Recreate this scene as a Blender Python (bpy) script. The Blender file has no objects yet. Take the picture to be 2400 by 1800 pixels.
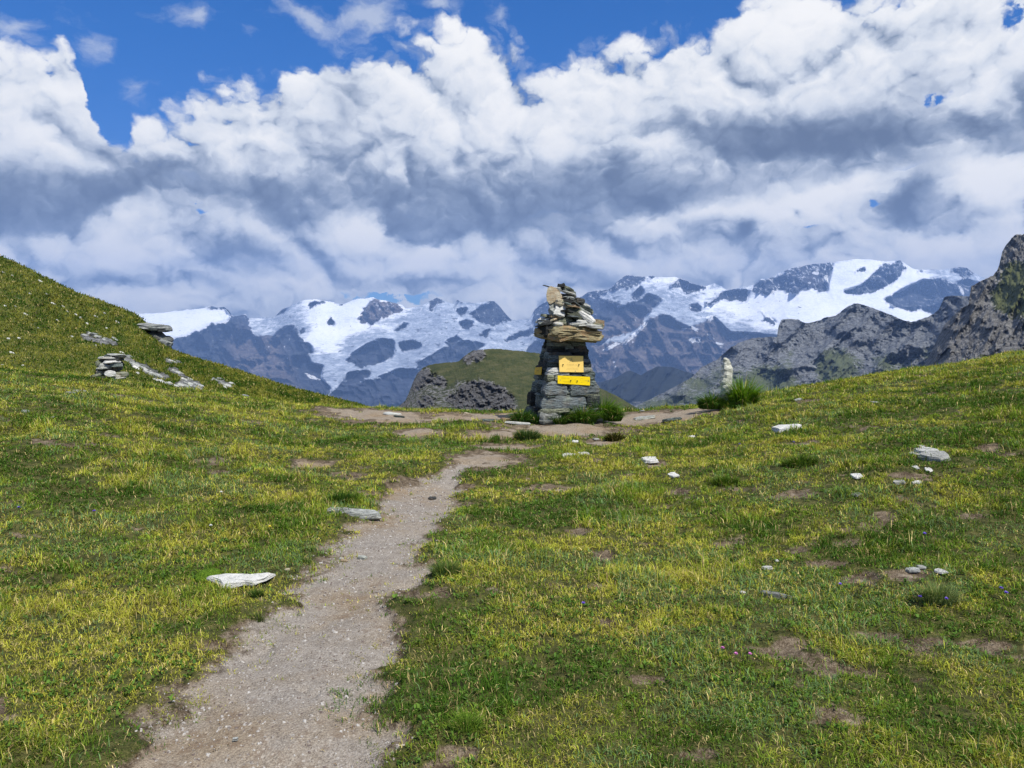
import bpy, bmesh, math, random
import numpy as np
from mathutils import Vector, noise as mnoise
R = math.radians
SC = bpy.context.scene
COL = SC.collection

# ------------------------------------------------------------------ camera
CAM_Z = 1.6
PITCH = R(4.58)
F = 1750.0                                   # focal length in photo pixels (photo 2400 x 1800)
cam_d = bpy.data.cameras.new('camera'); cam = bpy.data.objects.new('camera', cam_d); COL.objects.link(cam)
cam.location = (0, 0, CAM_Z); cam.rotation_euler = (math.pi / 2 - PITCH, 0, 0)
cam_d.sensor_width = 36; cam_d.lens = 36 * F / 2400; cam_d.clip_start = 0.05; cam_d.clip_end = 90000
SC.camera = cam

def uv(px, py):
    """photo pixel -> (x/y, z/y) slopes of its viewing ray"""
    a = (np.asarray(px, float) - 1200) / F; b = (900 - np.asarray(py, float)) / F
    y = math.cos(PITCH) + b * math.sin(PITCH); z = -math.sin(PITCH) + b * math.cos(PITCH)
    return a / y, z / y

def at(px, py, y):
    u, v = uv(px, py)
    return Vector((float(u) * y, y, CAM_Z + float(v) * y))

def azel(px, py):
    u, v = uv(px, py)
    return float(np.arctan(u)), float(np.arctan2(v, np.sqrt(1 + u * u)))

# ------------------------------------------------------------------ node expression helper
class E:
    """a float/vector/colour socket with operators that add math nodes"""
    def __init__(s, nt, sock): s.nt = nt; s.k = sock
    def _m(s, op, b=None, c=None, clamp=False):
        n = s.nt.nodes.new('ShaderNodeMath'); n.operation = op; n.use_clamp = clamp
        for i, v in enumerate((s, b, c)):
            if v is None: continue
            if isinstance(v, E): s.nt.links.new(v.k, n.inputs[i])
            else: n.inputs[i].default_value = v
        return E(s.nt, n.outputs[0])
    def __add__(s, b): return s._m('ADD', b)
    __radd__ = __add__
    def __sub__(s, b): return s._m('SUBTRACT', b)
    def __rsub__(s, b): return s._m('MULTIPLY', -1.0)._m('ADD', b)
    def __mul__(s, b): return s._m('MULTIPLY', b)
    __rmul__ = __mul__
    def __truediv__(s, b): return s._m('DIVIDE', b)
    def __neg__(s): return s * -1.0
    def min(s, b): return s._m('MINIMUM', b)
    def max(s, b): return s._m('MAXIMUM', b)
    def pow(s, b): return s._m('POWER', b)
    def abs(s): return s._m('ABSOLUTE')
    def sat(s): return s._m('ADD', 0.0, clamp=True)
    def ss(s, lo, hi, a=0.0, b=1.0):
        n = s.nt.nodes.new('ShaderNodeMapRange'); n.interpolation_type = 'SMOOTHSTEP'
        s.nt.links.new(s.k, n.inputs['Value'])
        for nm, v in (('From Min', lo), ('From Max', hi), ('To Min', a), ('To Max', b)): n.inputs[nm].default_value = v
        return E(s.nt, n.outputs[0])
    def lin(s, lo, hi, a=0.0, b=1.0):
        n = s.nt.nodes.new('ShaderNodeMapRange')
        s.nt.links.new(s.k, n.inputs['Value'])
        for nm, v in (('From Min', lo), ('From Max', hi), ('To Min', a), ('To Max', b)): n.inputs[nm].default_value = v
        return E(s.nt, n.outputs[0])
    def curve(s, pts):
        """piecewise curve through (x, y) points, x ascending"""
        xs = [p[0] for p in pts]; ys = [p[1] for p in pts]
        x0, x1 = xs[0], xs[-1]; y0, y1 = min(ys), max(ys)
        if y1 - y0 < 1e-9: y1 = y0 + 1
        n = s.nt.nodes.new('ShaderNodeFloatCurve'); cv = n.mapping.curves[0]
        q = [((x - x0) / (x1 - x0), (y - y0) / (y1 - y0)) for x, y in pts]
        cv.points[0].location = q[0]; cv.points[1].location = q[-1]
        for a in q[1:-1]: cv.points.new(*a)
        for p in cv.points: p.handle_type = 'AUTO_CLAMPED'
        n.mapping.update()
        s.nt.links.new(((s - x0) / (x1 - x0)).sat().k, n.inputs['Value'])
        return E(s.nt, n.outputs[0]) * (y1 - y0) + y0

def comb(nt, x, y, z=0.0):
    n = nt.nodes.new('ShaderNodeCombineXYZ')
    for i, v in enumerate((x, y, z)):
        if isinstance(v, E): nt.links.new(v.k, n.inputs[i])
        else: n.inputs[i].default_value = v
    return E(nt, n.outputs[0])

def vadd(nt, a, b, op='ADD'):
    n = nt.nodes.new('ShaderNodeVectorMath'); n.operation = op
    for i, v in enumerate((a, b)):
        if isinstance(v, E): nt.links.new(v.k, n.inputs[i])
        else: n.inputs[i].default_value = v
    return E(nt, n.outputs[0])

def noise(nt, vec, scale, detail=4, rough=0.55, lac=2.0, dist=0.0, dim='3D', out=0, w=None):
    n = nt.nodes.new('ShaderNodeTexNoise'); n.noise_dimensions = dim
    if vec is not None: nt.links.new(vec.k, n.inputs['Vector'])
    n.inputs['Scale'].default_value = scale; n.inputs['Detail'].default_value = detail
    n.inputs['Roughness'].default_value = rough; n.inputs['Lacunarity'].default_value = lac
    n.inputs['Distortion'].default_value = dist
    if w is not None: n.inputs['W'].default_value = w
    return E(nt, n.outputs[out])

def voro(nt, vec, scale, detail=0, rough=0.5, feat='F1', smooth=1.0, dim='3D', out='Distance'):
    n = nt.nodes.new('ShaderNodeTexVoronoi'); n.feature = feat; n.voronoi_dimensions = dim
    nt.links.new(vec.k, n.inputs['Vector'])
    n.inputs['Scale'].default_value = scale
    if 'Detail' in n.inputs: n.inputs['Detail'].default_value = detail; n.inputs['Roughness'].default_value = rough
    if feat == 'SMOOTH_F1': n.inputs['Smoothness'].default_value = smooth
    return E(nt, n.outputs[out])

def mixc(nt, fac, a, b):
    n = nt.nodes.new('ShaderNodeMix'); n.data_type = 'RGBA'; n.clamp_factor = True
    for nm, v in ((0, fac), (6, a), (7, b)):
        if isinstance(v, E): nt.links.new(v.k, n.inputs[nm])
        elif nm == 0: n.inputs[0].default_value = v
        else: n.inputs[nm].default_value = (*v[:3], 1)
    return E(nt, n.outputs[2])

def ramp(nt, fac, stops):
    n = nt.nodes.new('ShaderNodeValToRGB'); el = n.color_ramp.elements
    el[0].position = stops[0][0]; el[0].color = (*stops[0][1], 1)
    el[1].position = stops[-1][0]; el[1].color = (*stops[-1][1], 1)
    for p, c in stops[1:-1]:
        e = el.new(p); e.color = (*c, 1)
    nt.links.new(fac.k, n.inputs[0])
    return E(nt, n.outputs[0])

# ------------------------------------------------------------------ world: daylight sky with cumulus
SUN_EL, SUN_AZ = R(57), R(142)               # azimuth clockwise from +Y: behind the camera, to its right
SUN_DIR = Vector((math.sin(SUN_AZ) * math.cos(SUN_EL), math.cos(SUN_AZ) * math.cos(SUN_EL), math.sin(SUN_EL)))
W = bpy.data.worlds.new('World'); SC.world = W; W.use_nodes = True
wt = W.node_tree; wt.nodes.clear()

def build_world(nt):
    out = nt.nodes.new('ShaderNodeOutputWorld')
    sky = nt.nodes.new('ShaderNodeTexSky'); sky.sky_type = 'NISHITA'; sky.sun_disc = False
    sky.sun_elevation = SUN_EL; sky.sun_rotation = SUN_AZ; sky.altitude = 2500; sky.air_density = 1.0; sky.dust_density = 0.3; sky.ozone_density = 2.0
    bg = nt.nodes.new('ShaderNodeBackground'); bg.inputs[1].default_value = 0.085
    tc = nt.nodes.new('ShaderNodeTexCoord'); G = E(nt, tc.outputs['Generated'])
    sp = nt.nodes.new('ShaderNodeSeparateXYZ'); nt.links.new(G.k, sp.inputs[0])
    X, Y, Z = (E(nt, o) for o in sp.outputs)
    az = X._m('ARCTAN2', Y); el = Z._m('ARCSINE')
    tint = mixc(nt, el.ss(0.0, 0.42), (0.34, 0.60, 1.02), (0.15, 0.84, 1.60))
    tm = vadd(nt, E(nt, sky.outputs[0]), tint, 'MULTIPLY')
    nt.links.new(tm.k, bg.inputs[0])
    P = comb(nt, az, el * 1.25, 0.0)
    # domain warp
    wn = vadd(nt, noise(nt, P, 5.0, 5, 0.6, out=1), (0.5, 0.5, 0.5), 'SUBTRACT')
    Wp = vadd(nt, P, vadd(nt, wn, (0.075, 0.065, 0.0), 'MULTIPLY'))
    wn2 = vadd(nt, noise(nt, P, 26.0, 4, 0.6, out=1), (0.5, 0.5, 0.5), 'SUBTRACT')
    Wq = vadd(nt, Wp, vadd(nt, wn2, (0.030, 0.030, 0.0), 'MULTIPLY'))
    s2 = nt.nodes.new('ShaderNodeSeparateXYZ'); nt.links.new(Wq.k, s2.inputs[0])
    a, e = E(nt, s2.outputs[0]), E(nt, s2.outputs[1]) * 0.8
    # cauliflower height and its relief towards the sun (up and to the right)
    def puff(off, det=6.0):
        n = nt.nodes.new('ShaderNodeTexNoise'); n.noise_dimensions = '2D'; n.noise_type = 'RIDGED_MULTIFRACTAL'; n.normalize = True
        nt.links.new(vadd(nt, Wq, (off[0], off[1], 0.0)).k, n.inputs['Vector'])
        n.inputs['Scale'].default_value = 7.5; n.inputs['Detail'].default_value = det; n.inputs['Roughness'].default_value = 0.62
        n.inputs['Offset'].default_value = 1.0; n.inputs['Gain'].default_value = 0.0 if False else 1.0
        return 1.0 - E(nt, n.outputs[0])
    h0 = puff((0, 0)); h1 = puff((0.010, 0.022))
    relief = h0 - h1
    def bil(off):
        n = nt.nodes.new('ShaderNodeTexNoise'); n.noise_dimensions = '2D'; n.noise_type = 'RIDGED_MULTIFRACTAL'; n.normalize = True
        nt.links.new(vadd(nt, Wq, (off[0] + 3.3, off[1] + 1.7, 0.0)).k, n.inputs['Vector'])
        n.inputs['Scale'].default_value = 21.0; n.inputs['Detail'].default_value = 4.0; n.inputs['Roughness'].default_value = 0.6
        n.inputs['Offset'].default_value = 1.0; n.inputs['Gain'].default_value = 1.0
        return 1.0 - E(nt, n.outputs[0])
    b0 = bil((0, 0)); bilr = b0 - bil((0.004, 0.009))
    fb = noise(nt, Wp, 7.0, 8, 0.56, dim='2D') - 0.5
    fine = noise(nt, Wq, 45.0, 4, 0.6, dim='2D') - 0.5
    def C(pts): return [azel(x, y) for x, y in pts]
    def blob(x, y, rx, ry, rot=0.0):
        c = azel(x, y)
        m = nt.nodes.new('ShaderNodeMapping'); m.vector_type = 'TEXTURE'
        v = comb(nt, a, e)
        nt.links.new(v.k, m.inputs['Vector'])
        m.inputs['Location'].default_value = (c[0], c[1], 0); m.inputs['Rotation'].default_value = (0, 0, R(rot))
        m.inputs['Scale'].default_value = (rx / F, ry / F, 1)
        g = nt.nodes.new('ShaderNodeTexGradient'); g.gradient_type = 'QUADRATIC_SPHERE'
        nt.links.new(m.outputs[0], g.inputs[0])
        return E(nt, g.outputs[1])
    def blobs(lst):
        t = None
        for (x, y, rx, ry, rot, w) in lst:
            b = blob(x, y, rx, ry, rot) * w
            t = b if t is None else t + b
        return t
    # ---- shading 0 (shadowed base) .. 1 (sunlit top), layer by layer
    # main cumulus bank
    top = a.curve(C([(-900, 250), (-300, 60), (0, 45), (110, 66), (165, 50), (205, 66), (236, 120), (268, 215), (305, 262), (420, 215), (520, 168), (700, 110),
                     (860, 62), (1000, 60), (1130, 40), (1215, 85), (1275, 150), (1330, 100), (1450, 48), (1640, 0), (1800, -60), (2400, -160), (3300, 0)]))
    bot = a.curve(C([(-900, 450), (0, 500), (230, 480), (420, 425), (560, 470), (720, 490), (840, 475), (960, 525), (1100, 530), (1250, 515), (1500, 490), (1640, 455),
                     (1800, 410), (2000, 375), (2200, 355), (2400, 320), (3300, 300)]))
    bot = bot - 0.020
    nz = fb * 0.045 + (h0 - 0.6) * 0.024 + (b0 - 0.5) * 0.012 + fine * 0.022
    dt = top - e + nz - blobs([(262, 235, 62, 190, -8, 0.26), (245, 120, 70, 110, 0, 0.10), (305, 130, 60, 100, 0, 0.06)])
    db = e - bot + fb * 0.05 + fine * 0.008
    cov2 = dt.ss(-0.006, 0.022) 
    base2 = db.ss(-0.012, 0.02)
    hf = (e - bot) / (top - bot).max(0.05)
    s_main = hf.curve([(0.0, 0.22), (0.10, 0.10), (0.20, 0.20), (0.34, 0.52), (0.5, 0.80), (0.8, 0.90), (1.0, 1.0)])
    tweak = blobs([(1750, 300, 520, 110, -8, -0.55), (1350, 410, 420, 100, 0, -0.34), (1000, 440, 300, 60, 0, -0.12), (830, 200, 130, 130, 0, -0.60), (790, 270, 80, 110, 0, -0.4), (1950, 140, 300, 130, -10, -0.12),
                   (1120, 210, 120, 130, 0, -0.40), (520, 350, 260, 90, 0, 0.1), (620, 420, 200, 50, 0, -0.3), (1080, 300, 160, 70, 0, 0.25), (60, 430, 220, 70, 0, -0.3),
                   (130, 180, 110, 130, 0, 0.1), (2280, 220, 110, 160, -20, 0.35), (1300, 300, 100, 110, 0, 0.3), (2100, 240, 120, 60, 30, -0.15), (330, 400, 200, 60, 0, -0.18)])
    S2 = s_main + tweak + relief * 0.28 + bilr * 0.10 + (b0 - 0.5) * 0.06 + fb * 0.60 + (h0 - 0.5) * 0.14 + fine * 0.36
    # lower, farther bank
    low = blobs([(60, 540, 220, 60, 5, 0.42), (280, 590, 160, 50, 0, 0.35), (300, 500, 180, 50, 10, 0.2), (520, 520, 160, 60, 0, 0.15), (620, 590, 200, 70, 0, -0.38), (880, 540, 150, 60, 5, 0.62), (1010, 600, 90, 40, 30, 0.55), (900, 600, 70, 30, 0, -0.35),
                 (1150, 560, 180, 70, 0, 0.32), (640, 660, 220, 34, 0, 0.3), (1000, 655, 420, 34, 0, -0.35), (1300, 620, 300, 45, -4, -0.28), (1650, 500, 260, 60, 12, 0.45), (1950, 440, 260, 70, 15, 0.5), (2000, 520, 240, 60, 0, 0.25),
                 (2320, 420, 130, 120, 0, 0.6), (2120, 470, 130, 60, 50, -0.75), (2250, 470, 120, 40, -20, -0.35), (1735, 540, 60, 34, 40, -0.75), (1855, 500, 26, 24, 0, -0.6), (2250, 560, 220, 50, 0, 0.4), (1600, 590, 300, 40, 0, -0.12), (1980, 610, 320, 40, 0, 0.15), (100, 640, 200, 40, 0, 0.1), (430, 700, 260, 30, 0, -0.1)])
    S1 = 0.61 + low * 1.5 + (R(9) - el).ss(0.0, 0.14) * 0.10 + relief * 0.34 + bilr * 0.11 + (b0 - 0.5) * 0.06 + fb * 0.95 + (h0 - 0.5) * 0.14 + fine * 0.40
    holes1 = blobs([(1820, 415, 75, 22, 0, 1.3), (2130, 385, 65, 30, 15, 1.2), (2185, 368, 50, 26, 0, 1.0), (2050, 480, 30, 22, 0, 0.9), (455, 465, 30, 20, 0, 1.1), (460, 490, 30, 16, 0, 0.9), (930, 694, 190, 26, 0, 1.7), (1890, 530, 30, 15, 0, 0.7)])
    cov1 = (1.0 - (holes1 * (1.0 + fb * 2.0 + fine * 4.5)).ss(0.30, 0.80))
    top1 = (R(24) - el).ss(0.0, 0.05)
    holes2 = blobs([(2190, 232, 45, 24, 0, 1.3), (2385, 30, 70, 80, 0, 0.8), (2350, 70, 40, 30, 0, 0.4)])
    cov2 = cov2 * (1.0 - (holes2 * (1.0 + fb * 2.0 + fine * 4.5)).ss(0.30, 0.80)) * base2
    hi = (el.ss(0.46, 0.62)) * (fb + fine * 0.3).ss(-0.10, 0.10) * 0.92  # unseen clouds overhead, added to weaken the blue light from above
    # thin wisps in the blue
    wis = blobs([(450, 30, 90, 80, 20, 0.6), (740, 45, 210, 60, -30, 0.62), (880, 40, 130, 90, 40, 0.7), (1020, 15, 140, 50, 0, 0.7), (350, 215, 100, 60, 20, 0.45), (60, 60, 170, 70, 30, 0.65), (560, 70, 80, 40, 0, 0.35), (240, 90, 90, 110, 0, 0.5), (1180, 40, 70, 50, 0, 0.4)])
    wv = noise(nt, vadd(nt, Wq, (1.0, 1.6, 1.0), 'MULTIPLY'), 13.0, 7, 0.62, dim='2D')
    covw = (wis * 1.35 + (wv - 0.62) * 1.6).ss(0.0, 0.75) * 0.62
    # veil of thin cloud low over the far peaks
    isl = (e - bot).ss(0.02, 0.05)                     # the farther bank stands below the main one's base
    cov1 = cov1 * (1.0 - isl)
    S = S2 * cov2 + S1 * (1.0 - cov2)
    solid = cov1.max(cov2)
    cov = solid.max(covw).max(hi)
    S = S.ss(-0.45, 1.22)
    Sw = S * solid.ss(0.0, 0.4) + 0.70 * (1.0 - solid.ss(0.0, 0.4))
    colr = ramp(nt, Sw.sat(), [(0.0, (0.120, 0.155, 0.225)), (0.25, (0.225, 0.275, 0.365)), (0.5, (0.44, 0.49, 0.575)), (0.70, (0.68, 0.715, 0.765)), (1.0, (0.93, 0.92, 0.90))])
    mx = nt.nodes.new('ShaderNodeMixShader'); cb = nt.nodes.new('ShaderNodeBackground')
    nt.links.new(cov.k, mx.inputs[0]); nt.links.new(bg.outputs[0], mx.inputs[1])
    nt.links.new(colr.k, cb.inputs[0]); cb.inputs[1].default_value = 1.0
    nt.links.new(cb.outputs[0], mx.inputs[2]); nt.links.new(mx.outputs[0], out.inputs[0])
build_world(wt)
W.cycles.sampling_method = 'MANUAL'; W.cycles.sample_map_resolution = 256

sun_d = bpy.data.lights.new('sun', 'SUN'); sun = bpy.data.objects.new('sun', sun_d); COL.objects.link(sun)
sun_d.energy = 5.0; sun_d.angle = R(0.53); sun_d.color = (1.0, 0.955, 0.88)
sun.rotation_euler = SUN_DIR.to_track_quat('Z', 'Y').to_euler(); sun.location = (20, -20, 40)

SC.view_settings.view_transform = 'Standard'; SC.view_settings.look = 'None'
SC.view_settings.exposure = 0.18; SC.view_settings.gamma = 1.0
SC.cycles.max_bounces = 5; SC.cycles.diffuse_bounces = 2; SC.cycles.glossy_bounces = 1
SC.cycles.transparent_max_bounces = 4; SC.cycles.transmission_bounces = 2; SC.cycles.volume_bounces = 0
SC.cycles.caustics_reflective = False; SC.cycles.caustics_refractive = False
SC.cycles.sample_clamp_indirect = 4.0

# ------------------------------------------------------------------ small helpers for objects
def tag(o, label=None, cat=None, group=None, kind=None):
    if label: o['label'] = label
    if cat: o['category'] = cat
    if group: o['group'] = group
    if kind: o['kind'] = kind
    return o

def mesh_from(name, verts, faces, mat=None, smooth=True, parent=None, link=True):
    me = bpy.data.meshes.new(name)
    verts = np.asarray(verts, np.float32); n = len(verts)
    if isinstance(faces, np.ndarray):
        k = faces.shape[1]; m = len(faces)
        me.vertices.add(n); me.vertices.foreach_set('co', verts.ravel())
        me.loops.add(m * k); me.loops.foreach_set('vertex_index', faces.astype(np.int32).ravel())
        me.polygons.add(m); me.polygons.foreach_set('loop_start', np.arange(0, m * k, k, dtype=np.int32))
        me.update(calc_edges=True)
    else:
        me.from_pydata(verts.tolist(), [], faces); me.update()
    me.polygons.foreach_set('use_smooth', np.full(len(me.polygons), smooth))
    if mat: me.materials.append(mat)
    o = bpy.data.objects.new(name, me)
    if link: COL.objects.link(o)
    if parent: o.parent = parent
    return o

def attr(o, name, vals):
    vals = np.asarray(vals, np.float32)
    if vals.ndim == 1:
        a = o.data.attributes.new(name, 'FLOAT', 'POINT'); a.data.foreach_set('value', vals)
    else:
        a = o.data.attributes.new(name, 'FLOAT_COLOR', 'POINT')
        a.data.foreach_set('color', np.concatenate([vals, np.ones((len(vals), 1), np.float32)], 1).ravel())

def getattr_node(nt, name, col=False):
    n = nt.nodes.new('ShaderNodeAttribute'); n.attribute_name = name
    return E(nt, n.outputs['Color' if col else 'Fac'])

def new_mat(name, rough=0.8, spec=0.3):
    m = bpy.data.materials.new(name); m.use_nodes = True
    nt = m.node_tree; b = nt.nodes['Principled BSDF']
    b.inputs['Roughness'].default_value = rough; b.inputs['Specular IOR Level'].default_value = spec
    return m, nt, b

def objco(nt): return E(nt, nt.nodes.new('ShaderNodeTexCoord').outputs['Object'])

def bump(nt, b, h, strength=0.5, dist=0.02):
    n = nt.nodes.new('ShaderNodeBump'); n.inputs['Strength'].default_value = strength; n.inputs['Distance'].default_value = dist
    nt.links.new(h.k, n.inputs['Height']); nt.links.new(n.outputs[0], b.inputs['Normal'])

# vectorised value noise for geometry (numpy)
_rng = np.random.RandomState(7)
_T = _rng.rand(256, 256)
def vn(x, y, seed=0):
    x = np.asarray(x, float) + seed * 17.31; y = np.asarray(y, float) + seed * 9.77
    xi = np.floor(x).astype(int); yi = np.floor(y).astype(int)
    fx = x - xi; fy = y - yi
    fx = fx * fx * fx * (fx * (fx * 6 - 15) + 10); fy = fy * fy * fy * (fy * (fy * 6 - 15) + 10)
    g = lambda i, j: _T[i & 255, j & 255]
    return (g(xi, yi) * (1 - fx) + g(xi + 1, yi) * fx) * (1 - fy) + (g(xi, yi + 1) * (1 - fx) + g(xi + 1, yi + 1) * fx) * fy
def fbm(x, y, oct=5, gain=0.5, lac=2.03, seed=0):
    t = 0; a = 1; s = 0
    for i in range(oct):
        t = t + a * vn(x, y, seed + i * 3); s += a; a *= gain; x = x * lac; y = y * lac
    return t / s - 0.5
def ridge(x, y, oct=6, gain=0.5, lac=2.07, seed=0):
    t = 0; a = 1; s = 0; w = 1
    for i in range(oct):
        n = 1 - np.abs(2 * vn(x, y, seed + i * 3) - 1); n = n * n * w
        w = np.clip(n * 1.6, 0, 1); t = t + a * n; s += a; a *= gain; x = x * lac; y = y * lac
    return t / s
def smooth(a, b, x):
    t = np.clip((x - a) / (b - a), 0, 1); return t * t * (3 - 2 * t)

# ------------------------------------------------------------------ the meadow on the pass
# crest of the meadow: photo column -> photo row where the ground meets what lies behind
CREST = [(-900, 850), (-300, 855), (0, 862), (220, 884), (400, 912), (600, 940), (700, 952), (870, 958), (1000, 968), (1250, 974), (1480, 968), (1640, 956), (1760, 936), (1900, 908),
         (2080, 874), (2240, 850), (2400, 826), (2700, 790), (3300, 740)]
cu = np.array([float(uv(x, 900)[0]) for x, y in CREST]); cv_ = np.array([float(uv(x, y)[1]) for x, y in CREST])
def crest_dist(u): return np.interp(u, [-1.2, -0.55, -0.25, 0.0, 0.35, 0.7, 1.3], [17, 16, 15.5, 15.2, 15.5, 17, 19])
def meadow_raw(x, y):
    """height from the crest outline: near the camera the ground is level with a mild cross slope"""
    yy = np.maximum(y, 0.5)
    u = np.clip(x / np.maximum(yy, 6.0), -1.3, 1.5)
    D = crest_dist(u)
    zc = CAM_Z + np.interp(u, cu, cv_) * D               # height of the crest there
    t = np.clip(yy / D, 0, 1)
    side = np.clip(x, -14, 14)
    near = 0.030 * side * smooth(0.5, 5, np.abs(side)) 
    near = np.where(side < 0, -near * 0.9, near)
    w = smooth(0.15, 1.0, t)
    z = near * (1 - w) + zc * w
    over = np.maximum(yy - D, 0)                          # beyond the crest it falls away
    z = z - (0.06 * over + 0.02 * over ** 2).clip(0, None) * 1.0
    return z
# the trodden path: (photo column, half width in px, row)
def gp(px, py):
    """ground point (z about 0) seen at a pixel"""
    u, v = uv(px, py); y = 1.6 / -v
    for _ in range(12):
        z = float(meadow_raw(np.array([u * y]), np.array([y]))[0]); y = 0.5 * y + 0.5 * (CAM_Z - z) / -v
    return float(u * y), float(y)
PATH = [(548, 1900, 350), (556, 1790, 305), (600, 1710, 262), (652, 1640, 218), (698, 1560, 180), (742, 1460, 150), (822, 1370, 138), (870, 1290, 98), (938, 1220, 82), (970, 1165, 76), (1000, 1135, 60), (1045, 1108, 40), (1100, 1085, 20)]
path_pts = []
for (x, y, w) in PATH:
    X, Y = gp(x, y); path_pts.append((X, Y, w / F * Y * 1.04))
path_pts = np.array(path_pts)
def path_mask(x, y):
    o = np.argsort(path_pts[:, 1]); P = path_pts[o]
    c = np.interp(y, P[:, 1], P[:, 0]); h = np.interp(y, P[:, 1], P[:, 2])
    wob = fbm(x * 1.8, y * 1.8, 4, seed=3) * 0.75 + fbm(x * 6, y * 6, 4, 0.6, seed=5) * 0.60
    d = h - np.abs(x - c) + wob * (0.3 + 0.6 * h)
    d = np.where(y > P[-1, 1], -1, d)
    return d                                                # > 0 inside (metres)
# trampled earth on the saddle and bare spots: ellipses given by pixel box
BARE = [(1010, 1130, 110, 16), (1130, 1076, 100, 16), (880, 966, 150, 12), (1180, 972, 130, 9), (1500, 975, 200, 14), (900, 975, 150, 14), (1130, 978, 160, 10), (1420, 982, 280, 12), (1330, 1006, 170, 20), (1600, 968, 130, 10), (1700, 962, 80, 7), (990, 1016, 70, 12), (1150, 1020, 75, 12), (1175, 1047, 110, 9), (1125, 1080, 90, 19), (1420, 1040, 60, 10),
        (730, 1085, 60, 16), (510, 1075, 40, 12), (2280, 1210, 50, 10), (1500, 1075, 60, 8), (1590, 1155, 50, 9), (2130, 1345, 60, 12), (2020, 1345, 50, 16), (1700, 1270, 60, 10), (1880, 1160, 60, 9), (1990, 1265, 50, 10), (1760, 1550, 55, 9), (1510, 1600, 60, 8), (2000, 1690, 60, 10), (1640, 1765, 90, 20), (2050, 1480, 60, 12), (1420, 1380, 50, 9), (200, 925, 40, 8), (60, 1245, 50, 8), (830, 1110, 60, 8), (1290, 1140, 60, 8), (2150, 1120, 70, 10), (1880, 1040, 60, 7)]
bare_pts = []
for (x, y, rx, ry) in BARE:
    X, Y = gp(x, y); Y1 = gp(x, y - ry)[1]; Y0 = gp(x, y + ry)[1]
    bare_pts.append((X, Y, rx / F * Y, max(0.5 * (Y1 - Y0), 0.05)))
def bare_mask(x, y):
    m = np.full(np.shape(x), -1.0)
    wob = fbm(x * 3.6, y * 4.2, 5, 0.62, seed=11) * 3.2
    for k, (X, Y, a, b) in enumerate(bare_pts):
        q = 1 - np.sqrt(((x - X) / a) ** 2 + ((y - Y) / b) ** 2) + wob * (0.35 if k < 17 else 0.6)
        m = np.maximum(m, (q - (0 if k < 17 else 0.22)) * (2.2 if k < 17 else 1.0))
    m = np.maximum(m, (fbm(x * 2.6, y * 3.0, 5, seed=21) - 0.235) * 6)
    return m
def meadow(x, y):
    z = meadow_raw(x, y)
    k = smooth(0.5, 3, y)
    z = z + k * (fbm(x * 0.55, y * 0.55, 3, seed=31) * 0.16 + fbm(x * 2.3, y * 2.3, 3, seed=33) * 0.065 + fbm(x * 8.5, y * 8.5, 3, seed=35) * 0.035)
    pm = smooth(-0.16, 0.10, path_mask(x, y))
    z = z - k * pm * fbm(x * 8.5, y * 8.5, 3, seed=35) * 0.027
    return z - 0.05 * pm - 0.02 * smooth(-0.1, 0.3, bare_mask(x, y))
def ground_z(x, y): return float(meadow(np.array([x]), np.array([y]))[0])
def ground_at(px, py):
    """point of the meadow seen at a photo pixel"""
    u, v = uv(px, py); u = float(u); v = float(v)
    ys = np.concatenate([np.arange(1.5, 22, 0.02), np.arange(22, 60, 0.2)])
    zs = meadow(u * ys, ys); ray = CAM_Z + v * ys
    i = int(np.argmax(zs >= ray)); 
    if zs[i] < ray[i]: i = int(np.argmin(ray - zs))
    return Vector((u * ys[i], ys[i], zs[i]))

# one graded grid: fine near the viewer, coarse towards the valley
ny, nx = 620, 900
ty = np.linspace(0, 1, ny); gy = np.concatenate([np.linspace(-6, 1.8, 20), 1.9 * (24.0 / 1.9) ** np.linspace(0, 1, ny - 20)])
gs = np.linspace(-1, 1, nx); gu = 1.9 * (0.42 * gs + 0.58 * gs ** 3)
GY, GU = np.meshgrid(gy, gu, indexing='ij')
GX = GU * (np.maximum(GY, 0) + 4.0)
GZ = meadow(GX, GY)
V = np.stack([GX, GY, GZ], -1).reshape(-1, 3)
idx = np.arange(ny * nx).reshape(ny, nx)
FQ = np.stack([idx[:-1, :-1], idx[:-1, 1:], idx[1:, 1:], idx[1:, :-1]], -1).reshape(-1, 4)
pm = path_mask(GX, GY); bm = bare_mask(GX, GY)
pmf = pm.ravel(); bmf = bm.ravel()
face_path = (pmf[FQ].mean(1) > -0.02)
def sub(name, sel, mat):
    f = FQ[sel]; used, inv = np.unique(f, return_inverse=True)
    o = mesh_from(name, V[used], inv.reshape(-1, 4), mat)
    attr(o, 'path', smooth(-0.15, 0.12, pmf[used])); attr(o, 'bare', smooth(-0.25, 0.35, bmf[used])); attr(o, 'worn', smooth(0.35, 1.1, bmf[used]))
    return o

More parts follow.
